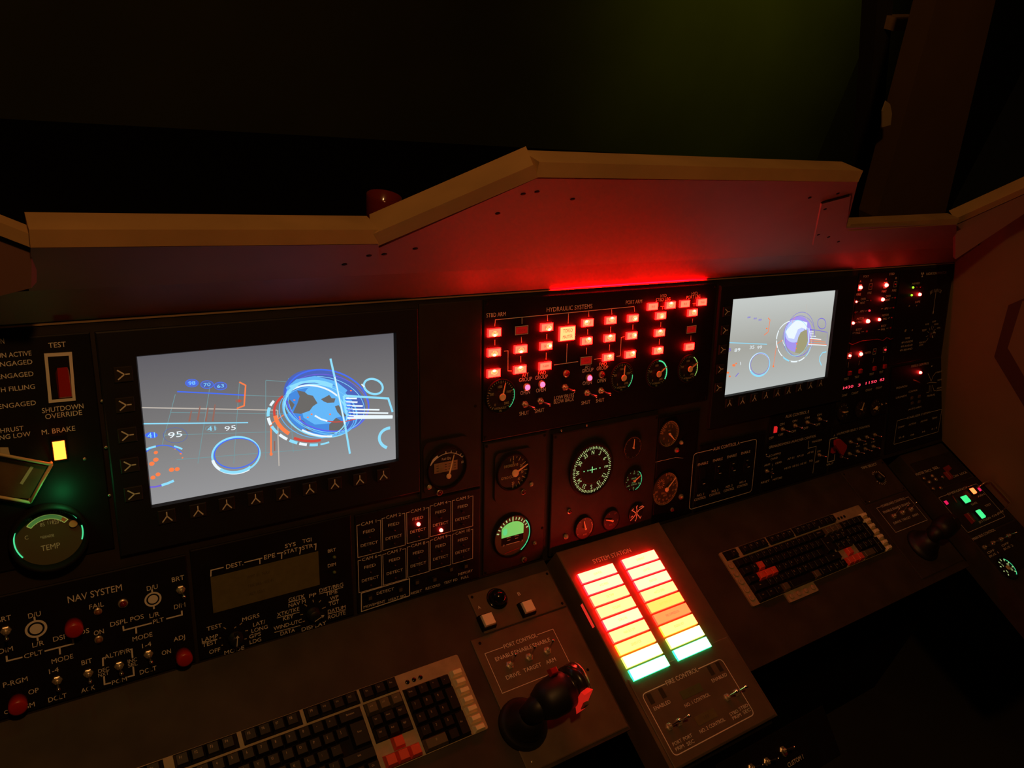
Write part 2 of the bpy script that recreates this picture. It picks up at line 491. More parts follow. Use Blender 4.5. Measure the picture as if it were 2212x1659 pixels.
# ------------------------------------------------------------------ the room and the console carcass
def world_prism(name, poly, vec, mats, label=None, cat=None, kind=None, parent=None, group=None):
    """solid from a 3D polygon swept along vec (metres)"""
    n = len(poly); vs = [tuple(p) for p in poly] + [tuple(p + vec) for p in poly]
    nr = Vector((0, 0, 0))
    for i in range(n): nr += Vector(poly[i]).cross(Vector(poly[(i + 1) % n]))
    flip = nr.dot(vec) > 0
    fs = [tuple(range(n)), tuple(range(2 * n - 1, n - 1, -1))] + [((i + 1) % n, i, n + i, n + (i + 1) % n) for i in range(n)]
    if flip: fs = [f[::-1] for f in fs]
    me = bpy.data.meshes.new(name); me.from_pydata(vs, [], fs); me.materials.append(mats); me.update()
    o = bpy.data.objects.new(name, me); COL.objects.link(o)
    if parent is not None: o.parent = parent
    return tag(o, label, cat, group, kind)


def wbox(name, x0, x1, y0, y1, z0, z1, m, label=None, cat=None, kind=None, parent=None):
    return world_prism(name, [Vector((x0, y0, z0)), Vector((x1, y0, z0)), Vector((x1, y1, z0)), Vector((x0, y1, z0))], Vector((0, 0, z1 - z0)), m, label, cat, kind, parent)


FLOORM = mat('floor_dark', (.03, .027, .024), .7, vary=.3, scale=3)
GREENW = mat('wall_green', (.05, .065, .02), .8, vary=.15, scale=2)
wbox('floor', -2.5, 5.5, -2.0, 4.2, -.1, 0, FLOORM, kind='structure')
wbox('wall_back', -2.5, 5.2, 3.6, 3.7, 0, 3.0, GREENW, kind='structure')
DARKW = mat('wall_dark', (.05, .055, .04), .85, vary=.2, scale=2)
wbox('wall_back_far', 5.2, 8.5, 4.1, 4.2, 0, 3.0, DARKW, kind='structure')
wbox('ceiling', -2.5, 8.5, -2.0, 4.2, 3.0, 3.1, DARKW, kind='structure')

XL, XR = -1000, 1560
# instrument fascia slab
P = [INS.world(XL, -6, -3.2), INS.world(XL, 489, -3.2), INS.world(XL, 489, -20), INS.world(XL, -6, -20)]
fas = bpy.data.objects.new('instrument_wall', None); COL.objects.link(fas); fas.location = INS.world(300, 0, -10)
tag(fas, 'long dark fascia leaning back above the desk, carrying all the instrument panels', 'console')
fi = fas.matrix_world.inverted()
def rel(pts, o): return [p - o.location for p in pts]
pts = [INS.world(XL, -6, -.2), INS.world(1500, -6, -.2), INS.world(1419, 247, -.2), INS.world(1411, 488, -.2), INS.world(XL, 488, -.2)]
world_prism('backing_sheet', rel(pts, fas), INS.n * -.018, FASCIA, parent=fas)
pts = [INS.world(XL, 487.5, 1.5), INS.world(1411, 487.5, 1.5), INS.world(1411, 489.6, 1.5), INS.world(XL, 489.6, 1.5)]
world_prism('edge_strip', rel(pts, fas), INS.n * -.016, EDGE, parent=fas)['label'] = 'thin pale edge along the top of the fascia'

# desk slabs
def slab(name, label, u0, u1, v0, v1, m, top=0, th=18, cat='desk', plane=DSK, group=None):
    pts = [plane.world(u0, v0, top), plane.world(u1, v0, top), plane.world(u1, v1, top), plane.world(u0, v1, top)]
    return world_prism(name, pts, plane.n * (-th / 1000), m, label, cat, group=group)


slab('desk_slab', 'dark painted desk slab left of the glowing block, holding a keyboard', XL, 133, -317, -3, DESKM)
slab('desk_slab', 'dark painted desk slab right of the glowing block, holding the second keyboard', 411, 1200, -317, -3, DESKM)
slab('console_shelf', 'black lower shelf of the console under the left desk slab', XL, 147, -300, 0, BODY, top=-40, th=30, cat='console')
o = slab('console_shelf', 'black lower shelf of the console under the right desk slab', 407, 1270, -300, 0, BODY, top=-40, th=30, cat='console')
# front skirt and floor support
yF = DSK.world(0, -300, -40).y; zF = DSK.world(0, -300, -60).z
sk = wbox('console_pedestal', XL / 1000 + J.x, 1.56 + J.x, yF + .08, yF + .42, 0, zF, BODY, 'black pedestal carrying the console from the floor', 'console')

# ---------------- centre block
BL, BR_, BT, BB = 150, 404, -4, -400
blk = bpy.data.objects.new('centre_block', None); COL.objects.link(blk); blk.matrix_world = DSK.matrix((BL + BR_) / 2, (BT + BB) / 2, -40)
tag(blk, 'raised charcoal console block between the two desks, under the compass panel', 'console')
ccx, ccy = (BL + BR_) / 2, (BT + BB) / 2
b = MB(); b.box(0, 0, 0, 62.5, BR_ - BL, BT - BB, ch=1.5); b.build('block_body', BLOCKM, blk)
b = MB(); b.box(-(BR_ - BL) / 2 - .6, 74, 54, 60, 1.4, 44); b.build('side_highlight', glow('side_highlight_red', (1, .035, .02), .75), blk)['label'] = 'red highlight on the left side of the block, made as a glowing strip'  # red highlight on the block's side, painted as a glowing strip
b = MB(); hw = (BR_ - BL) / 2; hh = (BT - BB) / 2
b.prism([(-hw, -hh - 6), (hw, -hh - 6), (hw, -hh), (-hw, -hh)], -260, 40); b.build('front_plate', BODY, blk)

# ---------------- coaming (glare shield) above the panels
TY, TZ = .912 + .0, CAM.z - .506
Tp = INS.world(0, 490, 0)
aL = math.radians(30)
upL = Vector((0, -math.sin(aL), math.cos(aL)))
LPL = Plane(Tp, XA, upL)
mid = LPL.hit(1600, 557)[1]
Bp = LPL.world(0, mid)
aB = math.radians(33)
BPL = Plane(Bp, XA, Vector((0, -math.sin(aB), math.cos(aB))))
cm = bpy.data.objects.new('coaming', None); COL.objects.link(cm); cm.location = BPL.world(300, 0)
tag(cm, 'brown plywood glare shield with cream edging rising in a hump above the panels', 'coaming')
R0 = 1409
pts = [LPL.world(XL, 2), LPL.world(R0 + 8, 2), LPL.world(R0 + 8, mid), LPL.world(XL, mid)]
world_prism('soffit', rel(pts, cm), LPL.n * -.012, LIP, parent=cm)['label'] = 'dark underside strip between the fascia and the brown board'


def bpoly(pxs, h=0, pl=None): return [(pl or BPL).world(*(pl or BPL).hit(x, y, h), h) for x, y in pxs]


main = [(-90, 628), (-90, 545), (66, 548), (820, 535), (1158, 386), (1853, 393), (1826, 500), (2068, 488), (2068, 533)]
q = bpoly(main); q[0] = BPL.world(BPL.hit(60, 600)[0], 0); q[1] = BPL.world(BPL.hit(60, 560)[0], BPL.hit(66, 552)[1]); q[2] = BPL.world(*BPL.hit(66, 552)); q[-1] = BPL.world(R0 + 10, 0)
pb = world_prism('coaming_board', rel(q, cm), BPL.n * -.014, BOARD, parent=cm)
q = bpoly([(66, 536), (818, 528), (818, 574), (66, 598)], 4); q[0] = BPL.world(*[BPL.hit(66, 536, 4)[k] for k in (0, 1)], 4)
world_prism('overlay_board', rel(q, cm), BPL.n * -.0039, BOARD, parent=cm)
q = bpoly([(1756, 531), (1775, 441), (1838, 424), (1828, 493), (2066, 484), (2066, 513)], 4)
world_prism('overlay_board', rel(q, cm), BPL.n * -.0039, BOARD, parent=cm)


def trim_seg(a, c, pl, name='edge_trim', ht=19, dp=44, h=5, back=Vector((0, 1, 0)), ext=(0, 0)):
    A = pl.world(*pl.hit(*a, h), h); C = pl.world(*pl.hit(*c, h), h); d = (C - A).normalized()
    A = A - d * ext[0]; C = C + d * ext[1]
    e = Vector((0, -1, 0)); e = (e - d * e.dot(d)).normalized(); e = e.cross(d).normalized(); e = e if e.z > 0 else -e
    q = [A, C, C + e * (ht / 1000), A + e * (ht / 1000)]
    bk = back - d * back.dot(d); bk = (bk - e * bk.dot(e)).normalized()
    return world_prism(name, rel(q, cm), bk * (dp / 1000), TRIM, parent=cm)


trim_seg((66, 535), (818, 527), BPL)
trim_seg((818, 531), (1156, 386), BPL, h=6, ext=(0, .004))
trim_seg((1158, 383), (1854, 393), BPL)
trim_seg((1832, 499), (2066, 485), BPL, ht=14, dp=30)
# side wings, toward the viewer at both ends
WR = INS.world(1411, 489); WB = INS.world(1497, -3); WD = DSK.world(1528, -281)
WPL = Plane(WB, (WD - WB), (WR - WB))
wn = WPL.n
if wn.x > 0: WPL = Plane(WB, -(WD - WB), (WR - WB))
c0 = BPL.world(*BPL.hit(2066, 500))
SPL = Plane(c0, Vector((.80, -.6, 0)), Vector((0, 0, 1)))
q = bpoly([(2064, 485), (2230, 412), (2300, 380), (2300, 430), (2212, 462), (2064, 560)], 0, SPL)
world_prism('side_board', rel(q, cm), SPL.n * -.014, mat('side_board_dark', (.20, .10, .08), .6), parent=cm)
trim_seg((2064, 485), (2330, 366), SPL, ht=20, dp=28, back=Vector((.5, 1, 0)))
c1 = BPL.world(*BPL.hit(68, 540))
SPL2 = Plane(c1, Vector((.80, -.35, 0)), Vector((0, 0, 1)))
q = bpoly([(68, 536), (-60, 487), (-60, 655), (68, 622)], 0, SPL2)
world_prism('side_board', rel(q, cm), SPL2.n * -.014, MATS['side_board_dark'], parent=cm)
trim_seg((-60, 486), (67, 535), SPL2, ht=13, dp=20, back=Vector((-.3, 1, 0)))
for x, y in [(797, 552), (830, 549), (744, 571), (897, 537), (1075, 461), (1130, 419), (1160, 414), (1237, 430), (1749, 427), (1810, 418), (1782, 452), (1768, 507), (1790, 512), (1811, 522)]:
    hgt = 4.0 if (x < 818 or (x > 1760 and y > 440)) else 0
    o = obj('screw', SCREWD, cm); o.matrix_world = cm.matrix_world.inverted() @ BPL.matrix(*BPL.hit(x, y, hgt), hgt) if False else BPL.matrix(*BPL.hit(x, y, hgt), hgt)
    o.location = BPL.world(*BPL.hit(x, y, hgt), hgt) - cm.location; o.scale = (1.5, 1.0, 1)

# brown side wall at the right
def wpoly(pxs, h=0): return [WPL.world(*WPL.hit(x, y, h), h) for x, y in pxs]


q = wpoly([(2062, 562), (2033, 770), (2035, 952), (2119, 1040), (2212, 1140), (2420, 1360), (2420, 380), (2212, 460), (2066, 545)])
world_prism('wall_right', q, WPL.n * -.02, WALLM, kind='structure')
cx_, cy_ = 1980, 560
k = 2.37
q = wpoly([(cx_ + x / k, cy_ + y / k) for x, y in [(700, 120), (550, 200), (470, 235), (397, 500), (550, 755), (700, 990), (700, 790), (550, 600), (466, 455), (541, 215), (700, 190)]], .5)
world_prism('wall_mark', q, WPL.n * -.0004, MARK, 'dark red painted chevron band on the brown side wall', 'marking')

# post, frame and things behind the coaming
VP = Plane(Vector((0, Bp.y + .30, 1)), XA, Vector((0, 0, 1)))


def vpoly(pxs, pl): return [pl.world(*pl.hit(x, y)) for x, y in pxs]


PILM = mat('post_brown', (.10, .06, .025), .75, vary=.2, scale=3)
q = vpoly([(1893, 560), (1893, 470), (2040, -60), (2165, -60), (2040, 470), (2040, 560)], VP)
world_prism('window_post', q, Vector((0, .06, 0)), PILM, 'wide leaning brown post behind the right end of the glare shield', 'post')
VP2 = Plane(Vector((0, Bp.y + .55, 1)), XA, Vector((0, 0, 1)))
q = vpoly([(1865, 600), (1865, 420), (1900, -60), (1935, -60), (1895, 420), (1890, 600)], VP2)
world_prism('frame_upright', q, Vector((0, .05, 0)), mat('upright_dark', (.02, .018, .012), .8), 'narrow dark upright frame left of the leaning post', 'frame')
VP3 = Plane(Vector((0, Bp.y + .52, 1)), XA, Vector((0, 0, 1)))
q = vpoly([(1936, 38), (1988, 37), (1984, 68), (1929, 67)], VP3)
q2 = vpoly([(1900, 38), (2040, 37), (2030, 68), (1895, 67)], VP3)
world_prism('wood_cleat', q, Vector((0, .04, 0)), mat('raw_wood', (.30, .19, .09), .7, vary=.2, scale=20), 'small pale wooden block high between the upright and the leaning post', 'block')
VP4 = Plane(Vector((0, Bp.y + .297, 1)), XA, Vector((0, 0, 1)))
q = vpoly([(1914, 218), (1923, 225), (1927, 245), (1924, 270), (1906, 275), (1906, 240)], VP4)
world_prism('gap_piece', q, Vector((0, .003, 0)), mat('gap_cream', (.42, .32, .17), .7), 'small cream piece made up for the light gap at the left edge of the leaning post', 'light gap')  # cream piece made up where a bright gap shows beside the post

# red cup standing behind the slope of the coaming
cupy = Bp.y + .075
VPc = Plane(Vector((0, cupy, 1)), XA, Vector((0, 0, 1)))
cu, cv = VPc.hit(830, 422)
b = MB(); b.smooth = True
b.lathe([(17, -70), (20, -40), (23, 0), (24, 0), (24.8, -.8), (21, -40), (18.5, -72)][::-1], 28)
cup = b.build('drinking_cup', mat('cup_red', (.12, .012, .008), .12, coat=.6), None); cup.location = VPc.world(cu, cv)
tag(cup, 'dark red cup poking up behind the left slope of the glare shield', 'cup')
sh = wbox('dash_shelf', XL / 1000 + J.x, VPc.world(*VPc.hit(1850, 470)).x, cupy - .035, cupy + .5, cup.location.z - .102, cup.location.z - .072, mat('shelf_black', (.0025, .0022, .002), .9, spec=.02), 'black shelf behind the glare shield that the red cup stands on', 'shelf')

# ==================================================================== PANELS ON THE INSTRUMENT WALL
def m_(name, c, s=1.0): return glow('screen_' + name, c, s)


# ---------------- far left: shutdown override panel
p = Panel('shutdown_panel', 'black panel at the left edge with red TEST rocker and lit amber brake lamp', 'control panel', INS, (-760, 196), (-549, 476), (0, 680, 3.95))
p.T('EJECTION', -170, 240, 35, 222, 6)
for t, a in (('GUN ACTIVE', (-75, 352, 268, 328)), ('ENGAGED', (-35, 422, 276, 404)), ('ENGAGED', (-25, 524, 286, 508)), ('BOTH FILLING', (-130, 650, 298, 615)), ('ENGAGED', (-15, 783, 306, 750)),
             ('THRUST', (-42, 988, 202, 973)), ('RUNNING LOW', (-215, 1068, 262, 1022))): p.T(t, *a, 5.4)
p.T('TEST', 412, 258, 562, 254, 6); p.T('SHUTDOWN', 357, 812, 712, 783, 6); p.T('OVERRIDE', 385, 865, 700, 837, 6); p.T('M. BRAKE', 355, 998, 642, 972, 6)
q = p.snap([(375, 330), (612, 316), (645, 728), (415, 750)])
b = MB(); b.prism(q, p.th, p.th + 2.2); b.mat = 1
cq = (sum(a[0] for a in q) / 4, sum(a[1] for a in q) / 4)
q2 = [(cq[0] + (a[0] - cq[0]) * .76, cq[1] + (a[1] - cq[1]) * .87) for a in q]
b.prism(q2, p.th + 2.2, p.th + 2.5)
rk = b.build('rocker_switch', [INK, BODY], p.root)
xs = [a[0] for a in q2]; ys = [a[1] for a in q2]; x0, x1, y0, y1 = min(xs) + 7, max(xs) - 1.5, min(ys) + 1, max(ys) - 12
b = MB(); vs = [(x0, y0, p.th + 3), (x1, y0, p.th + 3), (x1, y1 - 8, p.th + 3), (x0, y1 - 8, p.th + 3), (x0 + 1, y0 + 2, p.th + 6), (x1 - 1, y0 + 2, p.th + 6), (x1 - 2, y1, p.th + 13), (x0 + 2, y1, p.th + 13)]
b.add(vs, [(3, 2, 1, 0), (4, 5, 6, 7), (0, 1, 5, 4), (1, 2, 6, 5), (2, 3, 7, 6), (3, 0, 4, 7)]); b.build('rocker', REDP, rk)['label'] = 'bright red rocker'
u, v = p.p(507, 1155, 3); b = MB(); b.box(0, 0, 0, 4, 17, 28, (15, 26)); b.mat = 1; b.box(0, 0, 4, 9, 12.5, 23, (11, 20), ch=1.5)
b.build('brake_lamp', [BODY, L_AMB], p.root, (u, v, p.th))['label'] = 'glowing amber rectangular lamp'
b = MB()
for a, c in (((-60, 1180), (440, 1277)), ((440, 1277), (258, 1600)), ((258, 1600), (-60, 1545))):
    A = p.p(*a, 12); C = p.p(*c, 12); b.tube([(A[0], A[1], p.th + 12), (C[0], C[1], p.th + 12)], 1.9, 8)
for a in ((440, 1277), (258, 1600)):
    A = p.p(*a, 12); b.tube([(A[0], A[1], p.th), (A[0], A[1], p.th + 12)], 1.6, 8)
b.build('guard_frame', mat('guard_paint', (.62, .52, .28), .5), p.root)['label'] = 'pale slanted wire guard frame'
b = MB(); b.prism(p.snap([(-60, 1215), (400, 1292), (245, 1570), (-60, 1530)]), p.th, p.th + 1.2)
b.build('guarded_plate', mat('guarded_brown', (.10, .06, .03), .4, vary=.4, scale=30), p.root)
b = MB(); b.line(p.snap([(275, 1292), (180, 1440)]), 3.4, p.th + 1.5); b.poly(p.snap([(0, 1130), (70, 1130), (85, 1195), (0, 1180)]), p.th + .4); b.build('printed_stripe', INK2, p.root)
p.screw(722, 1228); p.screw(870, 735); p.screw(905, 1130); p.screw(935, 1540)
p.done()
# temp gauge with green glow
def temp_extra(o, z0, R):
    b = MB(); b.ring(.60 * R, .74 * R, z0 + 1.35, a0=-50, a1=52, n=26); b.build('scale_band', mat('band_green', (.16, .30, .10), .5, emit=(.05, .22, .05), strength=.5), o)
    b = MB(); b.ring(.73 * R, .755 * R, z0 + 1.5, a0=-50, a1=52); b.ring(.59 * R, .61 * R, z0 + 1.5, a0=-50, a1=52)
    for a in (-50, 52): r = math.radians(a); b.line([(.6 * R * math.sin(r), .6 * R * math.cos(r)), (.75 * R * math.sin(r), .75 * R * math.cos(r))], 1, z0 + 1.5)
    b.build('band_outline', mat('mark_yellowgreen', (.7, .75, .3), .5, emit=(.35, .55, .12), strength=.35), o)
    b = MB(); b.ring(.61 * R, .73 * R, z0 + 1.6, a0=38, a1=50); b.disc((.72 * R, .30 * R), 4.6, 4.6, z0 + 4); b.build('orange_mark', mat('mark_orange', (.85, .55, .26), .5), o)


gauge('gauge', 'large round TEMP gauge with green-lit scale at the left edge', INS, (106, 1158), 37, th=14, h=6, dial=DIALB, marks=INK, bw=5,
      ticks=((-30, 40, 5, .56, .64, .7),), nums=(('185', -34, .86), ('230', 14, .86), ('250', 32, .88), ('85', -18, .46), ('110', 12, .48), ('120', 28, .50)), numh=.12,
      texts=(('TEMP', 0, -.38, .19), ('C', -.62, .10, .13), ('INDICATOR', -.05, .02, .06), ('ELECTRICAL', -.02, -.02, .05)),
      edge=((-125, -70, .05, G_EDGE), (15, 62, .06, G_EDGE), (80, 110, .05, G_EDGE)), extra=temp_extra, group=None)
lampg = lamp('temp_gauge_bulb', INS.world(*INS.hit(140, 1083, 25), 25), .035, (.05, 1, .25), .006)

# ---------------- monitors
def monitor(label, r, scr, crop, lefts, bots, bg, gfx):
    """r = bezel rect (u0,v0,u1,v1), scr = screen rect in plane mm"""
    p = Panel('monitor', label, 'monitor', INS, (r[0], r[1], 0), (r[2], r[3], 0), crop, th=0, h=1, group='monitors in the instrument wall')
    cx, cy = p.c; b = MB(); x0, y0, x1, y1 = r[0] - cx, r[1] - cy, r[2] - cx, r[3] - cy; a0, b0, a1, b1 = scr[0] - cx, scr[1] - cy, scr[2] - cx, scr[3] - cy
    H = 7; o_ = [(x0, y0), (x1, y0), (x1, y1), (x0, y1)]; i_ = [(a0, b0), (a1, b0), (a1, b1), (a0, b1)]
    o2 = [(x0 + 1.5, y0 + 1.5), (x1 - 1.5, y0 + 1.5), (x1 - 1.5, y1 - 1.5), (x0 + 1.5, y1 - 1.5)]
    i2 = [(a0 - 2, b0 - 2), (a1 + 2, b0 - 2), (a1 + 2, b1 + 2), (a0 - 2, b1 + 2)]
    vs = [(*q, 0) for q in o_] + [(*q, H - 1) for q in o_] + [(*q, H) for q in o2] + [(*q, H) for q in i2] + [(*q, 1.0) for q in i_]
    fs = []
    for k in range(4):
        for i in range(4): j = (i + 1) % 4; fs.append((4 * k + i, 4 * k + j, 4 * k + 4 + j, 4 * k + 4 + i))
    b.add(vs, fs); b.build('bezel', mat('bezel_black', (.011, .011, .016), .5, spec=.3), p.root)
    p.th = 1.0
    b = MB(); b.box((a0 + a1) / 2, (b0 + b1) / 2, 0, 1.0, a1 - a0, b1 - b0); sc = b.build('screen', bg, p.root)
    gfx(p, sc)
    p.th = H
    for x, y in lefts:
        o = p.sub('select_button', YBME, x, y, 0); o.location.z = H / 1000; obj('button_symbol', YSYM, o, (0, 0, 2.6), (0, 0, -PI / 2))
    for x, y in bots:
        o = p.sub('select_button', YBME, x, y, 0); o.location.z = H / 1000; obj('button_symbol', YSYM, o, (0, 0, 2.6))
    return p


def screen_mat(name, c0, c1, y0, y1, c2=None):
    m = bpy.data.materials.new(name); m.use_nodes = True; nt = m.node_tree; b_ = nt.nodes['Principled BSDF']
    b_.inputs['Base Color'].default_value = (.01, .01, .01, 1); b_.inputs['Roughness'].default_value = .25
    tc = nt.nodes.new('ShaderNodeTexCoord'); sp = nt.nodes.new('ShaderNodeSeparateXYZ'); mr = nt.nodes.new('ShaderNodeMapRange'); cr = nt.nodes.new('ShaderNodeValToRGB')
    nt.links.new(tc.outputs['Object'], sp.inputs[0]); nt.links.new(sp.outputs['Y'], mr.inputs['Value'])
    mr.inputs['From Min'].default_value = y0; mr.inputs['From Max'].default_value = y1
    cr.color_ramp.elements[0].color = (*c0, 1); cr.color_ramp.elements[1].color = (*c1, 1)
    if c2: e = cr.color_ramp.elements.new(.5); e.color = (*c2, 1)
    nt.links.new(mr.outputs['Result'], cr.inputs['Fac']); nt.links.new(cr.outputs['Color'], b_.inputs['Emission Color']); b_.inputs['Emission Strength'].default_value = 1
    return m


SCM = [m_('cyan', (.28, .75, 1)), m_('blue', (.06, .16, .95)), m_('white', (.85, .95, 1)), m_('orange', (1, .22, .07)), m_('teal', (.17, .33, .36)),
       m_('tan', (.52, .47, .42)), m_('dimred', (.30, .14, .11)), m_('gray', (.145, .14, .135)), m_('sea', (.06, .26, .75)), m_('sky', (.13, .48, .95)), m_('purple', (.17, .12, .75)), m_('red', (.65, .07, .05)), m_('deep', (.07, .13, .50))]
CY, BLU, WH, OR, TE, TA, DR, GY, SEA, SKY, PU, RD, DP = range(13)


def ell(cx, cy, rx, ry, rot=0, a0=0, a1=360, n=56):
    r = math.radians(rot); out = []
    k = n if a1 - a0 < 360 else n - 1
    for i in range(k + 1):
        t = math.radians(a0 + (a1 - a0) * i / n); x = rx * math.cos(t); y = ry * math.sin(t)
        out.append((cx + x * math.cos(r) - y * math.sin(r), cy + x * math.sin(r) + y * math.cos(r)))
    return out


def gfx_left(p, sc):
    b = MB(); Z = [1.05]

    def ln(m, pts, wd, closed=False):
        b.mat = m; Z[0] += .004; b.line([p.p(*q) for q in pts], wd, Z[0], closed)

    def fill(m, pts): b.mat = m; Z[0] += .004; b.poly([p.p(*q) for q in pts], Z[0])

    def tx(m, t, x0, y0, x1, y1, h): b.mat = m; Z[0] += .004; A = p.p(x0, y0); C = p.p(x1, y1); k = (A[1] + C[1]) / 2; b.text(t, A[0], k, C[0], k, h, Z[0])
    for a in [((290, 560), (185, 960)), ((565, 500), (470, 1110)), ((800, 470), (755, 1110)), ((1010, 450), (1010, 1080)), ((1230, 1020), (1190, 430)), ((250, 703), (1640, 722)), ((200, 885), (1600, 842)), ((300, 1080), (1450, 990)), ((850, 567), (1560, 592)), ((1010, 447), (1200, 462))]: ln(TE, a, .75)
    ln(BLU, [(305, 538), (560, 550), (850, 567)], 1.6); ln(TA, [(18, 665), (600, 676), (1100, 686)], 1.6); ln(CY, [(30, 794), (870, 785)], 1.6)
    for x, y, h in ((400, 690, 85), (468, 655, 115), (532, 665, 110), (588, 640, 135)): fill(DR, [(x - 8, y + h), (x + 14, y), (x + 24, y), (x + 8, y + h)])
    ln(OR, [(800, 462), (850, 488), (838, 650), (780, 672)], 2.0); fill(DR, ell(797, 612, 28, 15)); fill(RD, ell(800, 612, 10, 9))
    for x, y, t in ((422, 470, '98'), (543, 482, '70'), (650, 493, '63')):
        ln(BLU, ell(x, y, 50, 30), 1.0, True); fill(BLU if t == '98' else DP, ell(x, y, 44, 22)); tx(CY, t, x - 27, y + 3, x + 27, y - 3, 4.4)
    fill(BLU, ell(100, 885, 50, 24)); tx(CY, '41', 68, 890, 128, 882, 7); tx(WH, '95', 232, 885, 345, 876, 7.5); tx(CY, '41', 545, 835, 610, 828, 6.2); tx(WH, '95', 682, 832, 772, 825, 6.2)
    ln(TE, ell(575, 832, 45, 22), .6, True); ln(DP, ell(290, 885, 95, 60), .5, True)
    ln(CY, ell(773, 1040, 190, 140, -8), 2.6, True); ln(WH, ell(770, 1046, 186, 140, -8, 60, 175), 3.8); ln(BLU, ell(778, 1028, 178, 118, -8), 1.6, True); ln(CY, ell(775, 1034, 190, 130, -8, -140, 30), 1.3); ln(CY, ell(768, 1062, 172, 118, -8, 50, 140), 4)
    ln(BLU, ell(195, 1140, 190, 175, 0, -140, -38), 1.3); ln(CY, [(50, 1003), (90, 985), (135, 974)], 2.6); ln(CY, [(280, 972), (320, 984), (345, 996)], 2.2)
    ln(PU, [(68, 1299), (130, 1296), (190, 1282)], 2); ln(CY, [(180, 1284), (230, 1268), (278, 1247)], 3.4)
    for x, y, r in ((135, 1023, 17), (333, 1032, 9), (347, 1065, 7), (135, 1080, 22), (103, 1112, 22), (260, 1160, 22), (305, 1155, 20), (152, 1197, 20), (112, 1222, 20), (288, 995, 6)): fill(OR, ell(x, y, r, r * .75, -15, n=20))
    ln(OR, [(1052, 795), (1052, 1040)], 2.2); fill(OR, ell(1053, 1035, 12, 14, n=16)); ln(OR, [(1055, 792), (1160, 718)], 1.4); ln(TA, [(1105, 685), (1108, 900), (1116, 1130)], 1.6); ln(DR, [(1080, 930), (1080, 1010)], 2)
    # globe
    fill(DP, ell(1478, 610, 340, 232, 22)); fill(GY, ell(1440, 660, 300, 215, 12)) if 0 else None
    fill(SEA, ell(1425, 685, 262, 195, 14)); fill(SKY, ell(1500, 610, 190, 130, 18)); fill(SKY, [(1300, 700), (1400, 640), (1560, 640), (1620, 700), (1530, 790), (1400, 800), (1310, 745)])
    fill(GY, [(1258, 528), (1320, 540), (1345, 562), (1385, 570), (1422, 630), (1385, 655), (1360, 690), (1290, 715), (1225, 708), (1262, 630), (1280, 575)])
    fill(GY, [(1450, 598), (1490, 578), (1515, 563), (1535, 590), (1565, 592), (1555, 625), (1500, 628), (1470, 615)])
    fill(GY, [(1560, 655), (1590, 645), (1650, 730), (1620, 745), (1580, 700)])
    fill(GY, [(1270, 750), (1310, 770), (1370, 830), (1420, 860), (1340, 850), (1290, 800)])
    fill(GY, [(1515, 800), (1570, 745), (1640, 790), (1650, 845), (1580, 880), (1515, 865)])
    fill(GY, [(1155, 640), (1200, 600), (1240, 640), (1215, 690), (1175, 720)])
    for k, (x, y, rx, ry, ro, m, wd) in enumerate([(1500, 610, 335, 240, 15, BLU, 2.2), (1500, 625, 330, 220, 12, PU, 1.0), (1480, 640, 320, 215, 14, CY, .8), (1440, 690, 300, 205, 14, CY, 1.5), (1430, 700, 290, 190, 14, SKY, 1.3), (1405, 690, 258, 195, 22, CY, 1.8), (1450, 670, 300, 190, 20, SKY, 1.6), (1400, 700, 285, 205, 10, SKY, 1.0), (1460, 660, 290, 200, 30, SKY, .9)]): ln(m, ell(x, y, rx, ry, ro), wd, True)
    for a0, a1, m, wd in ((70, 82, CY, 4), (86, 97, WH, 4), (100, 112, CY, 4.2), (116, 130, WH, 4), (134, 150, CY, 4), (153, 168, WH, 4.2), (171, 190, CY, 4.2), (194, 206, WH, 3.6), (52, 66, CY, 2.6)): ln(m, ell(1345, 745, 318, 215, 8, a0, a1, 12), wd)
    ln(RD, ell(1345, 720, 270, 190, 10, 150, 215, 20), 3.4); ln(OR, ell(1350, 725, 270, 195, 10, 118, 165, 20), 5.4); ln(RD, ell(1345, 730, 275, 200, 8, 62, 108, 20), 3.8)
    ln(SKY, [(1180, 520), (1260, 455), (1400, 430), (1560, 470), (1650, 540)], 6); ln(CY, [(1200, 500), (1290, 465), (1400, 455), (1540, 500)], 3); ln(WH, ell(1400, 690, 262, 195, 18, 200, 300, 24), 2.4); ln(CY, ell(1420, 655, 265, 200, 10, 195, 290, 24), 3)
    ln(WH, ell(1440, 700, 290, 185, 15, 60, 110, 16), 2.6); ln(CY, ell(1400, 640, 250, 200, -20, 200, 262, 20), 2.2)
    ln(WH, [(1400, 728), (1450, 757), (1500, 772)], 2.4); ln(RD, [(1500, 772), (1560, 780), (1640, 776), (1740, 752)], 1.4)
    for x, y in ((1237, 605), (1280, 740), (1283, 756), (1375, 718), (1345, 742), (1522, 718), (1688, 530)): fill(OR, ell(x, y, 8, 6, n=10))
    ln(CY, [(1525, 275), (1600, 610), (1640, 800), (1680, 1032)], 3.0); ln(WH, [(1560, 420), (1600, 610), (1640, 800)], 1.4)
    ln(CY, [(1632, 570), (1985, 592), (2020, 700)], 3.2); ln(CY, [(1632, 570), (1648, 690), (1668, 745)], 4); ln(WH, [(1660, 745), (2020, 741)], 4.4)
    for a in [(1650, 590, 1735, 592), (1650, 620, 1740, 622), (1655, 650, 1782, 652), (1660, 678, 1915, 682), (1668, 705, 1985, 709), (1672, 730, 2018, 732)]: ln(WH, [(a[0], a[1]), (a[2], a[3])], 2.4)
    for k in range(6): ln(BLU, [(1640 + 4 * k, 600 + 27 * k), (1690 + 4 * k, 602 + 27 * k)], 1.2)
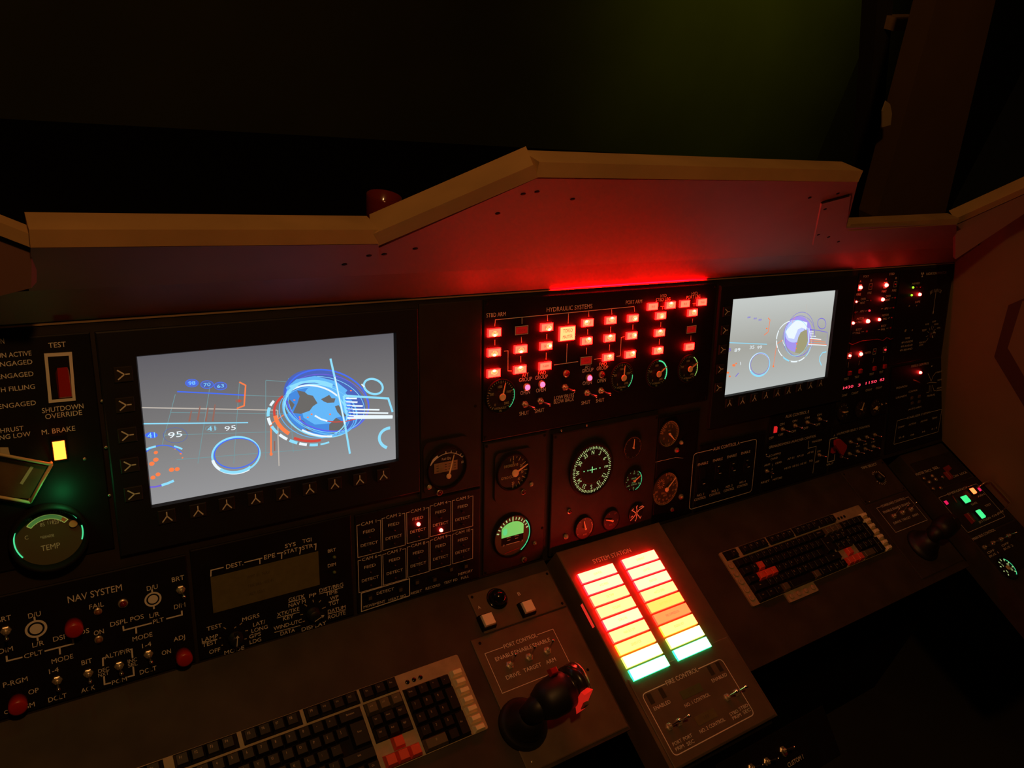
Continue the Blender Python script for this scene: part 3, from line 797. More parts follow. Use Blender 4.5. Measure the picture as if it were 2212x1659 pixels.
    ln(CY, ell(1866, 497, 77, 58, 20), 3.2, True); ln(WH, [(1772, 478), (1795, 500)], 2); ln(CY, ell(2010, 908, 96, 82, 0, 112, 264, 18), 4.6)
    b.build('screen_image', SCM, sc)


def gfx_right(p, sc):
    b = MB(); Z = [1.05]

    def ln(m, pts, wd, closed=False): b.mat = m; Z[0] += .004; b.line([p.p(*q) for q in pts], wd, Z[0], closed)

    def fill(m, pts): b.mat = m; Z[0] += .004; b.poly([p.p(*q) for q in pts], Z[0])

    def tx(m, t, x0, y0, x1, y1, h): b.mat = m; Z[0] += .004; A = p.p(x0, y0); C = p.p(x1, y1); k = (A[1] + C[1]) / 2; b.text(t, A[0], k, C[0], k, h, Z[0])
    for x, y in ((575, 612), (640, 625), (692, 638)): tx(PU, '88', x - 16, y + 2, x + 16, y - 2, 3.5)
    ln(OR, [(776, 618), (797, 640), (777, 765), (735, 800)], 1.8); fill(OR, ell(762, 730, 9, 9, n=12))
    ln(CY, [(345, 878), (765, 896)], 1.6); tx(WH, '35', 583, 930, 632, 924, 6.5); tx(WH, '99', 662, 932, 712, 925, 6.5); tx(PU, '15', 340, 958, 385, 953, 6.5); tx(WH, '89', 422, 960, 483, 952, 7)
    ln(CY, ell(686, 1110, 104, 124, 20), 2.8, True); ln(WH, ell(686, 1110, 104, 120, 20, 120, 320), 1.8); ln(PU, ell(690, 1102, 95, 112, 20), 1, True); ln(CY, ell(686, 1112, 102, 120, 20, 40, 130), 4)
    for x, y, r in ((415, 1118, 17), (440, 1098, 9), (322, 1165, 10), (352, 1195, 14), (372, 1235, 11)): fill(OR, ell(x, y, r, r * .8, n=14))
    ln(WH, [(485, 1082), (489, 1115)], 1.6); ln(PU, [(433, 1237), (466, 1198)], 1.8)
    ln(OR, [(932, 850), (868, 892)], 1.2); ln(OR, [(868, 892), (850, 1010), (832, 1125)], 1.6); fill(OR, ell(832, 1128, 9, 12, n=12))
    pu = SCM.index(SCM[PU])
    b.mat = 13; Z[0] += .004; b.poly([p.p(*q) for q in ell(1090, 790, 145, 190, 12)], Z[0])
    b.mat = 14; Z[0] += .004; b.poly([p.p(*q) for q in ell(1055, 760, 100, 120, 20)], Z[0]); fill(WH, [(1080, 640), (1190, 665), (1180, 740), (1130, 720), (1090, 740), (1050, 840), (990, 830), (960, 760), (1030, 680)])
    b.mat = 15; Z[0] += .004; b.poly([p.p(*q) for q in [(1120, 770), (1185, 735), (1195, 860), (1175, 950), (1110, 995), (1060, 985), (1075, 900), (1095, 820)]], Z[0])
    for x, y, rx, ry, ro, m, wd in ((1110, 790, 150, 235, 10, PU, .9), (1100, 810, 165, 215, 12, PU, .8), (1075, 830, 125, 190, 8, CY, 1.0), (1050, 860, 185, 215, -5, WH, .6)): ln(m, ell(x, y, rx, ry, ro), wd, True)
    for a0, a1, m, wd in ((20, 50, CY, 2), (56, 78, WH, 3), (82, 104, WH, 3.2), (110, 132, CY, 3.2), (138, 160, WH, 2), (165, 185, WH, 3), (190, 215, WH, 3), (220, 262, WH, 2.2)): ln(m, ell(1045, 865, 180, 215, -4, a0, a1, 14), wd)
    ln(WH, [(930, 850), (935, 880), (952, 912)], 1.6); ln(WH, [(1060, 665), (1120, 690), (1180, 740)], 3.5); ln(OR, [(1060, 610), (1040, 640), (1030, 670)], .9)
    fill(OR, ell(1078, 890, 7, 10, n=10)); fill(OR, ell(1072, 940, 5, 7, n=10))
    ln(PU, [(1200, 735), (1300, 750), (1400, 770)], 1.3); ln(PU, [(1400, 770), (1393, 900)], .8); ln(WH, [(1205, 725), (1210, 740), (1200, 898), (1300, 903), (1392, 908)], 2)
    for a in [(1210, 765, 1255, 765), (1215, 786, 1255, 786), (1215, 808, 1280, 813), (1215, 833, 1335, 845)]: ln(WH, [(a[0], a[1]), (a[2], a[3])], 1.9)
    for a in [(1215, 842, 1335, 853), (1215, 860, 1378, 873), (1205, 885, 1392, 898)]: ln(OR, [(a[0], a[1]), (a[2], a[3])], 1.4)
    ln(PU, ell(1341, 678, 43, 57, -8), 1.6, True); ln(CY, [(1388, 976), (1350, 985), (1322, 1025), (1318, 1070), (1338, 1118)], 2.4); ln(TA, [(1180, 475), (1182, 560), (1186, 645)], 1.2)
    b.build('screen_image', SCM + [m_('lavender', (.38, .30, .85)), m_('pale', (.55, .62, 1)), m_('olive', (.36, .34, .19))], sc)


YL = [((a - 300) * 3.687, (c - 700) * 3.687) for a, c in [(266, 808), (270, 874), (275, 939), (280, 1004), (288, 1066)]]
YB = [((a - 300) * 3.687, (c - 700) * 3.687) for a, c in [(360, 1115), (427, 1102), (489, 1088), (551, 1076), (611, 1066), (668, 1055), (722, 1044), (776, 1035), (827, 1025)]]
monitor('large left monitor showing a blue globe on a grey screen', (-544, 185, -118, 476), (-501, 245, -156, 441), (300, 700, 3.687), YL, YB,
        screen_mat('screen_grey', (.30, .30, .31), (.115, .11, .125), -.085, .11, (.20, .195, .195)), gfx_left)
YL = [((a - 1500) * 4.879, (c - 560) * 4.879) for a, c in [(1569, 673), (1565, 713), (1560, 755), (1555, 797), (1551, 837)]]
YB = [((a - 1500) * 4.879, (c - 560) * 4.879) for a, c in [(1574, 870), (1602, 865), (1628, 859), (1653, 853), (1678, 848), (1702, 843), (1726, 837), (1749, 832), (1771, 827)]]
monitor('pale right monitor showing a washed-out violet globe', (537, 185, 985, 476), (577, 249, 916, 446), (1500, 560, 4.879), YL, YB,
        screen_mat('screen_pale', (.47, .50, .49), (.55, .58, .56), -.085, .11, (.38, .38, .345)), gfx_right)

# ---------------- NAV SYSTEM panel
p = Panel('navigation_panel', 'black NAV SYSTEM panel at the lower left with red knobs and metal toggles', 'control panel', INS, (-790, 2), (-466, 166), (0, 1050, 3.95))
B_ = [('NAV SYSTEM', 577, 965, 1040, 868, 9.0), ('FAIL', 760, 1028, 885, 1010, 6.5), ('D/U', 1252, 872, 1345, 858, 6.5), ('BRT', 1465, 797, 1572, 780, 6.5), ('DIM', 1485, 1030, 1580, 1012, 6.5), ('L/R', 1275, 1105, 1360, 1090, 6.5),
      ('DSPL POS', 940, 1178, 1226, 1114, 6.5), ('PLT', 1305, 1155, 1397, 1138, 6), ('MODE', 1130, 1302, 1300, 1268, 6.5), ('1-4', 1212, 1362, 1290, 1346, 6.5), ('DCLT', 1192, 1588, 1335, 1552, 6.5),
      ('ADJ', 1480, 1303, 1578, 1290, 6.5), ('ON', 1380, 1425, 1458, 1406, 6.5), ('BRT', -30, 1148, 95, 1118, 6.5), ('DIM', -10, 1412, 110, 1384, 6.5), ('D/U', 240, 1108, 347, 1086, 6.5), ('L/R', 275, 1356, 376, 1336, 6.5),
      ('DSPL POS', 452, 1300, 762, 1238, 6.5), ('ON', 800, 1254, 886, 1238, 6.5), ('CPLT', 205, 1450, 365, 1416, 6), ('MODE', 440, 1496, 625, 1450, 6.5), ('1-4', 418, 1584, 500, 1562, 6.5)]
for t, x0, y0, x1, y1, h in B_: p.T(t, x0, y0, x1, y1, h)
for x, y, r in ((1305, 965, 15), (308, 1218, 17)):
    a = p.p(x, y); k = r * .44; p.let.disc(a, k * .92, k * .92, p.th + .3); p.let.ring(k * 1.22, k * 1.58, p.th + .3, a)
    p.let.line([(a[0], a[1] + k * 1.5), (a[0], a[1] + k * 2.2)], 2, p.th + .3); p.let.line([(a[0], a[1] - k * 1.5), (a[0], a[1] - k * 2.2)], 2, p.th + .3)
for q in ([(1050, 1193), (1055, 1230), (1295, 1168)], [(1418, 1132), (1553, 1098), (1550, 1062)], [(1160, 1206), (1163, 1258)], [(55, 1448), (60, 1492), (192, 1460)], [(380, 1408), (625, 1345), (620, 1305)], [(508, 1378), (513, 1436)]): p.L(q, 2)
p.toggle(1540, 880); p.toggle(1265, 1430); p.toggle(50, 1230)
p.crop = (0, 1300, 3.95)
for t, x0, y0, x1, y1, h in [('DCLT', 412, 838, 568, 796, 6.5), ('BIT', 695, 521, 786, 499, 6.5), ('ACK', 692, 758, 810, 728, 6.5), ('P-RGM', 25, 706, 236, 660, 6.5), ('OP', 242, 774, 330, 750, 6.5), ('GM', 200, 898, 296, 872, 6.5),
                             ('CP', 35, 942, 100, 930, 5), ('ALT/P/R', 890, 470, 1112, 412, 6.5), ('DEC', 838, 590, 932, 570, 5.2), ('NXT', 838, 628, 928, 606, 5.2), ('INC', 1090, 508, 1168, 490, 5.2), ('SEL', 1092, 545, 1172, 524, 5.2), ('PGM', 955, 690, 1082, 655, 6)]: p.T(t, x0, y0, x1, y1, h)
for q in ([(880, 548), (877, 482), (893, 474)], [(1107, 408), (1124, 404), (1131, 478)], [(887, 634), (892, 704), (946, 690)], [(1088, 641), (1143, 626), (1136, 553)]): p.L(q, 2)
p.toggle(487, 665); p.toggle(752, 605); p.toggle(1015, 540)
def knob_mesh(r, h, m, n=14, name='knob', fl=.93):
    b = MB(); b.smooth = True; b.lathe([(r * 1.0, 0), (r, h * .7), (r * fl, h * .93), (r * .7, h), (.001, h)], 24); return b.mesh(name, [m])


RK = knob_mesh(10.5, 17, REDP)
for x, y in ((625, 200), (150, 850), (1560, 450)):
    p.sub('knob', RK, x, y)['label'] = 'red round knob'
p.led(835, 80, AMBOFF, 3.4); p.led(1048, 10, REDDIM, 4.2); p.led(842, 318, AMBOFF, 3.6); p.screw(1510, 512)
p.done()

# ---------------- destination / display panel
p = Panel('display_panel', 'black DEST panel with a blank olive display and two rotary selectors', 'control panel', INS, (-461, 2), (-232, 170), (400, 1050, 4.366))
for t, x0, y0, x1, y1, h in [('DEST.', 385, 758, 546, 728, 6.5), ('EPE', 743, 672, 848, 650, 6.5), ('SYS', 940, 566, 1042, 544, 6), ('STAT', 930, 624, 1060, 596, 6), ('TGI', 1105, 520, 1190, 505, 6), ('STR', 1102, 582, 1206, 560, 6),
                             ('BRT', 1345, 612, 1420, 600, 5.2), ('DIM', 1345, 750, 1420, 737, 5.2), ('DIST/BRG', 1265, 986, 1490, 928, 6), ('TIME', 1325, 1018, 1435, 992, 6), ('PP', 1170, 1037, 1236, 1021, 6), ('GS/TK', 975, 1072, 1128, 1038, 6),
                             ('NAV M', 975, 1126, 1135, 1086, 6), ('WP', 1366, 1062, 1445, 1042, 6), ('TGT', 1355, 1112, 1450, 1090, 6), ('XTK/TKE', 866, 1212, 1076, 1158, 6), ('KEY', 922, 1250, 1022, 1226, 6), ('DATUM', 1345, 1183, 1512, 1140, 6),
                             ('ROUTE', 1347, 1236, 1512, 1194, 6), ('WIND-UTC', 834, 1340, 1100, 1272, 6), ('DATA', 898, 1390, 1034, 1358, 6), ('DISPLAY', 1098, 1350, 1330, 1290, 6), ('MODE', 370, 1570, 556, 1524, 6), ('TEST', 203, 1346, 346, 1312, 6),
                             ('LAMP', 156, 1450, 310, 1414, 6), ('TEST', 160, 1500, 302, 1467, 6), ('OFF', 226, 1564, 330, 1540, 6), ('MGRS', 538, 1256, 700, 1220, 6), ('LAT/', 640, 1306, 754, 1280, 6), ('LONG', 625, 1364, 778, 1327, 6), ('GPS', 603, 1418, 714, 1394, 6), ('LDG', 608, 1472, 716, 1445, 6)]: p.T(t, x0, y0, x1, y1, h)
for q in ([(242, 852), (243, 794), (362, 765)], [(558, 720), (727, 678)], [(703, 686), (705, 734)], [(865, 636), (924, 626)], [(910, 634), (909, 686)], [(1072, 583), (1090, 580), (1080, 642)], [(1213, 550), (1233, 545), (1230, 604)]): p.L(q, 1.5)
for q in ([(1262, 1018), (1488, 954)], [(974, 1098), (1130, 1058)], [(1352, 1094), (1448, 1066)], [(864, 1244), (1078, 1188)], [(1345, 1208), (1512, 1164)], [(842, 1380), (1086, 1314)], [(156, 1478), (302, 1442)]): p.L(q, .9)
b = MB()
for x0, y0, x1, y1 in [(1125, 1115, 1148, 1132), (1204, 1072, 1210, 1095), (1262, 1095, 1280, 1076), (1290, 1155, 1326, 1140), (1086, 1214, 1110, 1208), (1108, 1278, 1128, 1272), (362, 1332, 384, 1346), (462, 1340, 480, 1325), (514, 1310, 536, 1288), (566, 1365, 592, 1360), (558, 1442, 580, 1438), (322, 1434, 338, 1430), (342, 1502, 356, 1498)]:
    A = p.p(x0, y0); C = p.p(x1, y1); b.line([A, C], 1.3, p.th + .3)
b.build('selector_ticks', INK2, p.root)
a, c = p.p(236, 700 + 150, 0), p.p(1268, 925, 0); a2 = p.p(245, 1203)
b = MB(); cx, cy = (a[0] + c[0]) / 2, (p.p(236, 862)[1] + a2[1]) / 2; b.box(cx, cy, p.th, p.th + .8, c[0] - a[0], p.p(236, 862)[1] - a2[1])
lc = b.build('display', LCD, p.root)
b = MB(); b.ctext('WPT 01  NAV', cx - 12, cy + 14, 4.5, p.th + .95); b.ctext('TRK 086   GS 41', cx - 10, cy, 4.5, p.th + .95); b.ctext('ALT 1250', cx - 16, cy - 13, 4.5, p.th + .95)
b.build('display_text', mat('lcd_ink', (.075, .062, .03), .4), lc)
for x, y in ((1405, 668), (1405, 810)): p.led(x, y, GRNOFF, 2.6, ring=False)
for x, y, (ax, ay), (bx, by) in ((470, 1425, (487, 1510), (493, 1412)), (1200, 1195, (1222, 1275), (1306, 1217))):
    b = MB(); b.smooth = True; b.lathe([(10.5, 0), (10.5, 4), (9, 5), (8.2, 12), (7.6, 13), (.001, 13)], 24); b.smooth = False
    o = p.sub('rotary_knob', b.mesh('rotary_knob', [RUBBER]), x, y)
    A = p.p(ax, ay, 13); C = p.p(bx, by, 13); k = MB(); d = Vector((C[0] - A[0], C[1] - A[1])).normalized(); nn = Vector((-d.y, d.x)); e = Vector(C)
    u0 = Vector((o.location.x * 1000, o.location.y * 1000)); A = Vector(A) - u0; C = Vector(C) - u0
    kk = MB(); mid = (A + C) / 2; kk.line([A, C], 1.0, 14); kk.line([C - d * 3.2 + nn * 2.2, C, C - d * 3.2 - nn * 2.2], 1.0, 14)
    kb = MB(); q = [A - nn * 3 - d * 1.5, C - nn * 3 + d * 1.5, C + nn * 3 + d * 1.5, A + nn * 3 - d * 1.5]; kb.prism([(a_.x, a_.y) for a_ in q], 6, 13.7)
    kb.build('knob_skirt', RUBBER, o); kk.build('knob_pointer', INK, o)
p.done()

# ---------------- camera panel
p = Panel('camera_panel', 'black panel of ten outlined CAM boxes with two red lamps lit', 'control panel', INS, (-226, 2), (-4, 167), (740, 1050, 5.027))
tops = [[((155, 430), (410, 365)), ((430, 350), (675, 295)), ((695, 290), (935, 230)), ((950, 215), (1175, 165)), ((1190, 160), (1412, 105))], [((165, 815), (415, 745)), ((435, 745), (685, 675)), ((700, 665), (938, 600)), ((955, 590), (1175, 530)), ((1195, 525), (1412, 465))]]
bots = [[((165, 775), (418, 712)), ((435, 705), (680, 635)), ((700, 628), (938, 560)), ((952, 552), (1175, 490)), ((1195, 490), (1415, 430))], [((180, 1158), (430, 1085)), ((445, 1078), (690, 1005)), ((708, 992), (938, 925)), ((952, 918), (1175, 850)), ((1195, 848), (1412, 780))]]
for r in range(2):
    for k in range(5):
        a = p.p(*tops[r][k][0]); c = p.p(*tops[r][k][1]); d = p.p(*bots[r][k][0]); e = p.p(*bots[r][k][1])
        xl = (a[0] + d[0]) / 2; xr = (c[0] + e[0]) / 2; yt = (a[1] + c[1]) / 2; yb = (d[1] + e[1]) / 2; xm = (xl + xr) / 2; z = p.th + .3; wd = xr - xl
        n = r * 5 + k + 1; lab = 'CAM %d' % n; tw = 25 if n < 10 else 28
        p.let.line([(xm - tw / 2 - 1.6, yt), (xl, yt), (xl, yb), (xr, yb), (xr, yt), (xm + tw / 2 + 1.6, yt)], .9, z)
        p.let.text(lab, xm - tw / 2, yt, xm + tw / 2, yt, 5.0, z)
        ht = yt - yb
        p.let.text('FEED', xm - 9.5, yt - ht * .26, xm + 9.5, yt - ht * .26, 4.6, z); p.let.text('DETECT', xm - 14, yt - ht * .66, xm + 14, yt - ht * .66, 4.6, z)
        for f, yy in ((0, yt - ht * .455), (1, yt - ht * .87)):
            on = (n, f) in ((3, 0), (4, 1)); rr = 3.0 if on else 2.0
            o = obj('indicator_lamp', lens(L_RED if on else mat('lens_dark', (.03, .006, .006), .3), rr), p.root, (xm + .6, yy, p.th))
            if on: o['label'] = 'lit red lamp'
p.L([(203, 1163), (727, 1005), (727, 1190), (205, 1362)], 1.4, True)
for t, x0, y0, x1, y1, h in [('DETECT', 370, 1168, 557, 1112, 4.8), ('MOVEMENT', 228, 1315, 462, 1248, 4.4), ('HEAT SIG', 500, 1240, 686, 1184, 4.4), ('RESET', 740, 1167, 862, 1132, 4.4), ('RECORD', 902, 1115, 1060, 1070, 4.4), ('TEST FD', 1100, 1056, 1246, 1010, 4.4), ('MEMORY', 1256, 958, 1412, 916, 4.4), ('FULL', 1286, 1003, 1372, 975, 4.4)]: p.T(t, x0, y0, x1, y1, h)
for x, y in ((300, 1215), (630, 1125), (810, 1045), (1000, 1015), (1180, 905), (1340, 870)):
    b = MB(); b.box(0, 0, 0, 4, 9, 9, ch=.7); b.mat = 1; b.box(0, 0, 4, 4.3, 5.5, 5.5)
    u, v = p.p(x, y, 3); b.build('push_button', [BODY, KEYG], p.root, (u, v, p.th))
p.done()

# ---------------- hydraulics panel
p = Panel('hydraulics_panel', 'black HYDRAULIC SYSTEMS panel crowded with glowing red legend buttons', 'control panel', INS, (-1, 246), (531, 481), (1020, 600, 4.254))
hydb = [(208, 505, 'PALM', (0, -1)), (205, 687, 'WRIST', (0, -1)), (202, 878, 'GRIP', (0, 1)), (455, 482, 'ELBOW', None), (450, 657, 'LOWER', (0, -1)), (443, 845, 'WRIST', (0, 1)), (690, 455, 'SHDR', (.6, -1)), (683, 628, 'SHDR', (1, 0)), (675, 812, 'F-ARM', False),
        (1065, 415, 'SHDR', (-.5, .6)), (1055, 582, 'SHDR', (.6, 1)), (1047, 762, 'F-ARM', None), (1278, 392, 'ELBOW', (.2, 1)), (1267, 555, 'LOWER', (0, 1)), (1255, 732, 'WRIST', (.3, .5)), (1482, 373, 'PALM', (.6, -.2)), (1470, 533, 'WRIST', (.9, .2)), (1457, 705, 'GRIP', (.8, .8)),
        (1663, 265, 'PLVS', False), (1827, 252, 'THGH', (0, 1)), (1738, 350, 'KNEE', (.2, -.2)), (1727, 507, 'ANKL', (0, 1)), (1712, 670, 'FOOT', (.3, .8)), (1958, 240, 'PLVS', False), (2115, 225, 'THGH', False), (2030, 322, 'KNEE', (.4, .8)), (2015, 475, 'SHIN', None), (2000, 635, 'FOOT', False)]
for x, y, t, hot in hydb: lit_button(p, x, y, 24.5, 13.4, [t], 'off' if hot is None else 'on', hot or None)
o = lit_button(p, 877, 513, 33, 25, ['TORSO', 'MASTER']); o['label'] = 'large lit TORSO MASTER button'
for q in ([(207, 445), (212, 386), (1488, 264), (1492, 312)], [(457, 364), (457, 424)], [(690, 344), (692, 398)], [(885, 328), (881, 420)], [(1070, 310), (1071, 357)], [(1281, 290), (1283, 337)], [(208, 570), (208, 620)], [(451, 542), (453, 596)], [(446, 720), (447, 777)], [(686, 516), (685, 564)], [(680, 688), (678, 752)],
          [(872, 606), (865, 778)], [(752, 801), (972, 770)], [(1061, 472), (1061, 522)], [(1051, 643), (1050, 703)], [(1120, 750), (1186, 740)], [(1273, 450), (1271, 502)], [(1262, 613), (1260, 668)], [(1325, 722), (1360, 718), (1369, 548), (1399, 540)], [(1477, 430), (1475, 476)],
          [(292, 675), (329, 671), (328, 856), (362, 856)], [(1730, 265), (1763, 261)], [(1746, 265), (1747, 291)], [(1733, 408), (1732, 450)], [(1720, 563), (1718, 612)], [(2024, 238), (2052, 235)], [(2038, 238), (2038, 263)], [(2026, 376), (2022, 416)], [(2010, 530), (2008, 576)]): p.L(q, 1.1)
for t, x0, y0, x1, y1, h in [('STBD ARM', 130, 348, 308, 330, 6.5), ('HYDRAULIC SYSTEMS', 684, 297, 1103, 258, 7.5), ('PORT ARM', 1412, 228, 1560, 215, 6.5), ('HYD', 1730, 168, 1785, 162, 6), ('STBD LEG', 1687, 205, 1820, 194, 6), ('HYD', 2015, 147, 2070, 142, 6), ('PORT LEG', 1968, 181, 2095, 170, 6),
                             ('AFT', 457, 898, 518, 888, 6.5), ('GROUP', 430, 942, 548, 925, 6.5), ('OPEN', 442, 1060, 530, 1047, 6.5), ('SHUT', 433, 1250, 522, 1237, 6.5), ('FWD', 605, 879, 676, 868, 6.5), ('GROUP', 578, 921, 693, 905, 6.5), ('OPEN', 586, 1038, 675, 1025, 6.5), ('SHUT', 577, 1226, 662, 1212, 6.5),
                             ('LOW PRESS', 753, 1105, 935, 1078, 6.5), ('BLOW BACK', 750, 1142, 935, 1114, 6.5), ('AFT', 1035, 821, 1090, 811, 6.5), ('GROUP', 1008, 858, 1112, 842, 6.5), ('OPEN', 1015, 972, 1098, 958, 6.5), ('SHUT', 1003, 1152, 1085, 1138, 6.5), ('FWD', 1168, 799, 1235, 789, 6.5), ('GROUP', 1143, 838, 1248, 820, 6.5), ('OPEN', 1148, 951, 1228, 937, 6.5), ('SHUT', 1137, 1132, 1213, 1119, 6.5)]: p.T(t, x0, y0, x1, y1, h)
for x, y in ((497, 1003), (635, 977), (1068, 917)): p.led(x, y, L_PINK, 4.8, lbl='lit pink lamp')
for x, y in ((862, 880), (1188, 890)): p.led(x, y, REDDIM, 4.5)
for x, y in ((480, 1160), (622, 1130), (848, 1005), (1050, 1055), (1178, 1035)): p.toggle(x, y, .25, .15)
p.screw(30, 1180, SCREWD); p.corner_screws()
b = MB(); b.prism([(130 - p.c[0], 490.0 - p.c[1]), (500 - p.c[0], 490.0 - p.c[1]), (420 - p.c[0], 491.3 - p.c[1]), (230 - p.c[0], 491.3 - p.c[1])], 1.2, 2.6); b.build('added_glow_strip', glow('glow_strip_red', (1, .0001, .0008), 190), p.root)['label'] = 'added red strip that glows onto the soffit above the panel'  # added emissive strip that throws the red streak onto the soffit
p.done()
HN = (('0', -140, .62), ('500', -72, .66), ('1000', -6, .60), ('1500', 68, .62), ('2000', 138, .62))
for nm_, px, R, an, lb, ed in (('STBD ARM', (262, 1090), 27.5, 14, 'below the left column of red buttons', ((68, 140, .04, G_EDGE),)), ('PORT', (1376, 915), 26, 3, 'below the seventh column of red buttons, needle straight up', ((85, 140, .05, G_EDGE),)),
                               ('STBD LEG', (1698, 880), 26, 58, 'below the starboard leg buttons with a broad green crescent', ((5, 122, .10, G_EDGE),)), ('PORT LEG', (1985, 835), 26, 62, 'below the port leg buttons, rightmost of four', ((30, 130, .06, G_EDGEY),))):
    gauge('gauge', 'black hydraulic pressure gauge ' + lb, INS, (1020 + px[0] / 4.254, 600 + px[1] / 4.254), R, th=3, h=3.2, marks=mat('mark_olive', (.55, .56, .36), .5), bw=2,
          ticks=((-140, 140, 29, .86, .97, .8), (-140, 140, 5, .80, .97, 1.1)), nums=HN, numh=.15, texts=(('HYDRAULIC', 0, -.72, .13), ('PSI', 0, -.90, .12)), needle=(an, .88, 1.8, 6.0, 7), edge=ed, group='hydraulic pressure gauges')

# ---------------- fuel gauge strip and the gyro strip
p = Panel('gauge_panel', 'plain dark strip between left monitor and hydraulics panel, holding the fuel gauge', 'control panel', INS, (-114, 170), (-4, 481), (880, 880, 3.568), matl=PLATE2)
p.led(165, 612, mat('lens_clear', (.5, .42, .28), .2), 3.4); p.led(245, 655, REDDIM, 4.0); p.done()


def fuel_extra(o, z0, R):
    C = (0, -.38 * R); A = 1.12
    b = MB(); b.ring(A * R, (A + .035) * R, z0 + 1.4, C, a0=-48, a1=46); b.ring(A * R, (A + .13) * R, z0 + 1.5, C, a0=-54, a1=-26)
    for a in (-4, 10, 24, 38, 46): r = math.radians(a); b.line([(A * R * math.sin(r), C[1] + A * R * math.cos(r)), ((A + .13) * R * math.sin(r), C[1] + (A + .13) * R * math.cos(r))], 1.2, z0 + 1.45)
    b.build('scale_arc', INK, o)
    b = MB(); b.box(-.08 * R, .08 * R, z0 + 1, z0 + 1.4, 1.28 * R, .5 * R); b.mat = 1
    for x in (-.6, -.15, .05, .35):
        for y in (-.06, .08, .2): b.line([(x * R, y * R), ((x + .12) * R, y * R)], .8, z0 + 1.55)
    b.build('fuel_table', [mat('table_tan', (.33, .20, .13), .6), BODY], o)


gauge('gauge', 'black Fuel Qty gauge with thin cream needle and a tan table', INS, (965, 1010), 33, th=3, h=3.2, texts=(('Fuel Qty', -.05, .50, .12), ('LB', .84, .16, .11)), needle=(16, 1.1, 1.6, 4.2, 6), nc=-.38, extra=fuel_extra, housing=(42, 44, 0, 4, 14, 2))
p = Panel('gauge_panel', 'dark strip right of the camera panel, holding the gyro and green attitude gauges', 'control panel', INS, (3, 3), (131, 242), (880, 880, 3.568), matl=PLATE2)
p.led(950, 590, mat('lens_clear', (.5, .42, .28), .2), 3.2); p.led(890, 650, REDDIM, 3.8); p.led(980, 1045, STEEL, 2.6); p.led(898, 1172, REDDIM, 3.8); p.screw(1040, 930, SCREWD); p.corner_screws(5); p.done()
gauge('gauge', 'black GYRO COMP degrees gauge with thick cream needle', INS, (1107, 1019), 30, th=3, h=3.2, marks=mat('mark_lime', (.62, .66, .36), .5), needle=(65, .95, 1.9, 6.6, 8), housing=(38, 44, 2, -6, 12, 2),
      ticks=((0, 180, 7, .72, .97, 1.3), (0, 180, 13, .84, .95, .8)), nums=(('F', -14, .78), ('20', 62, .62), ('30', 98, .62), ('40', 140, .62), ('50', 180, .66)), numh=.15, texts=(('DEGREES/10', -.15, .42, .15), ('GYRO COMP', -.28, -.26, .15), ('0', 0, .58, .14)))


def att_extra(o, z0, R):
    pts = [(-.62 * R, 0)] + [(.72 * R * math.sin(math.radians(a)), .18 * R + .62 * R * math.cos(math.radians(a)) * .86) for a in range(-60, 61, 8)] + [(.62 * R, 0)]
    m = mat('horizon_green', (.2, .5, .2), .5, emit=(.10, .62, .13), strength=.85)
    b = MB(); b.poly(pts, z0 + 1.4); b.build('sky_half', m, o)
    b = MB(); b.disc((-.42 * R, .28 * R), .12 * R, .17 * R, z0 + 1.5); b.build('sky_hotspot', glow('horizon_hot', (.10, .85, .30), .75), o)
    b = MB(); b.box(0, -.19 * R, z0 + 1, z0 + 1.3, 1.24 * R, .38 * R); b.build('ground_half', BODY, o)
    b = MB(); b.line([(-.36 * R, -.38 * R), (.40 * R, -.38 * R)], 1.2, z0 + 1.6); b.ctext('20', -.5 * R, -.38 * R, 3, z0 + 1.6); b.ctext('20', .56 * R, -.38 * R, 3, z0 + 1.6)
    for x in (-.3, .15): b.line([(x * R, -.18 * R), ((x + .17) * R, -.18 * R)], .9, z0 + 1.6); b.line([((x - .03) * R, -.05 * R), ((x + .2) * R, -.05 * R)], .9, z0 + 1.6)
    b.build('pitch_bars', INK, o)
    b = MB()
    for a in range(-72, 73, 12): r = math.radians(a); b.line([(.80 * R * math.sin(r), .80 * R * math.cos(r)), (.93 * R * math.sin(r), .93 * R * math.cos(r))], 1.6 if a % 24 else 2.2, z0 + 1.6)
    b.line([(0, .72 * R), (0, .97 * R)], 1.8, z0 + 1.7); b.build('bank_marks', G_MARK, o)
    b = MB(); b.line([(-.42 * R, -.82 * R), (.4 * R, -.72 * R)], 1.0, z0 + 1.5); b.build('red_line', REDP, o)


gauge('gauge', 'attitude indicator glowing green in its upper half, under the gyro gauge', INS, (1107, 1157), 37, th=4, h=3.2, dial=mat('dial_olive', (.085, .065, .035), .6), extra=att_extra, edge=((48, 150, .05, G_EDGE),), bw=3)

# ---------------- compass panel
p = Panel('compass_panel', 'raised dark panel in the centre holding the big green compass and six small dials', 'control panel', INS, (142, 4), (393, 236), (1170, 900, 5.53), th=7, matl=PLATE2)
p.led(285, 1430, mat('lens_clear', (.5, .42, .28), .2), 3.6); p.led(330, 1130, REDDIM, 3.4); p.screw(540, 105, SCREWME); p.screw(235, 165); p.corner_screws(5)
p.done()
CN = [('N', 0, .735), ('3', 30, .735), ('6', 60, .735), ('E', 90, .735), ('12', 120, .735), ('15', 150, .735), ('S', 180, .735), ('21', 210, .735), ('24', 240, .735), ('W', 270, .735), ('30', 300, .735), ('33', 330, .735)]


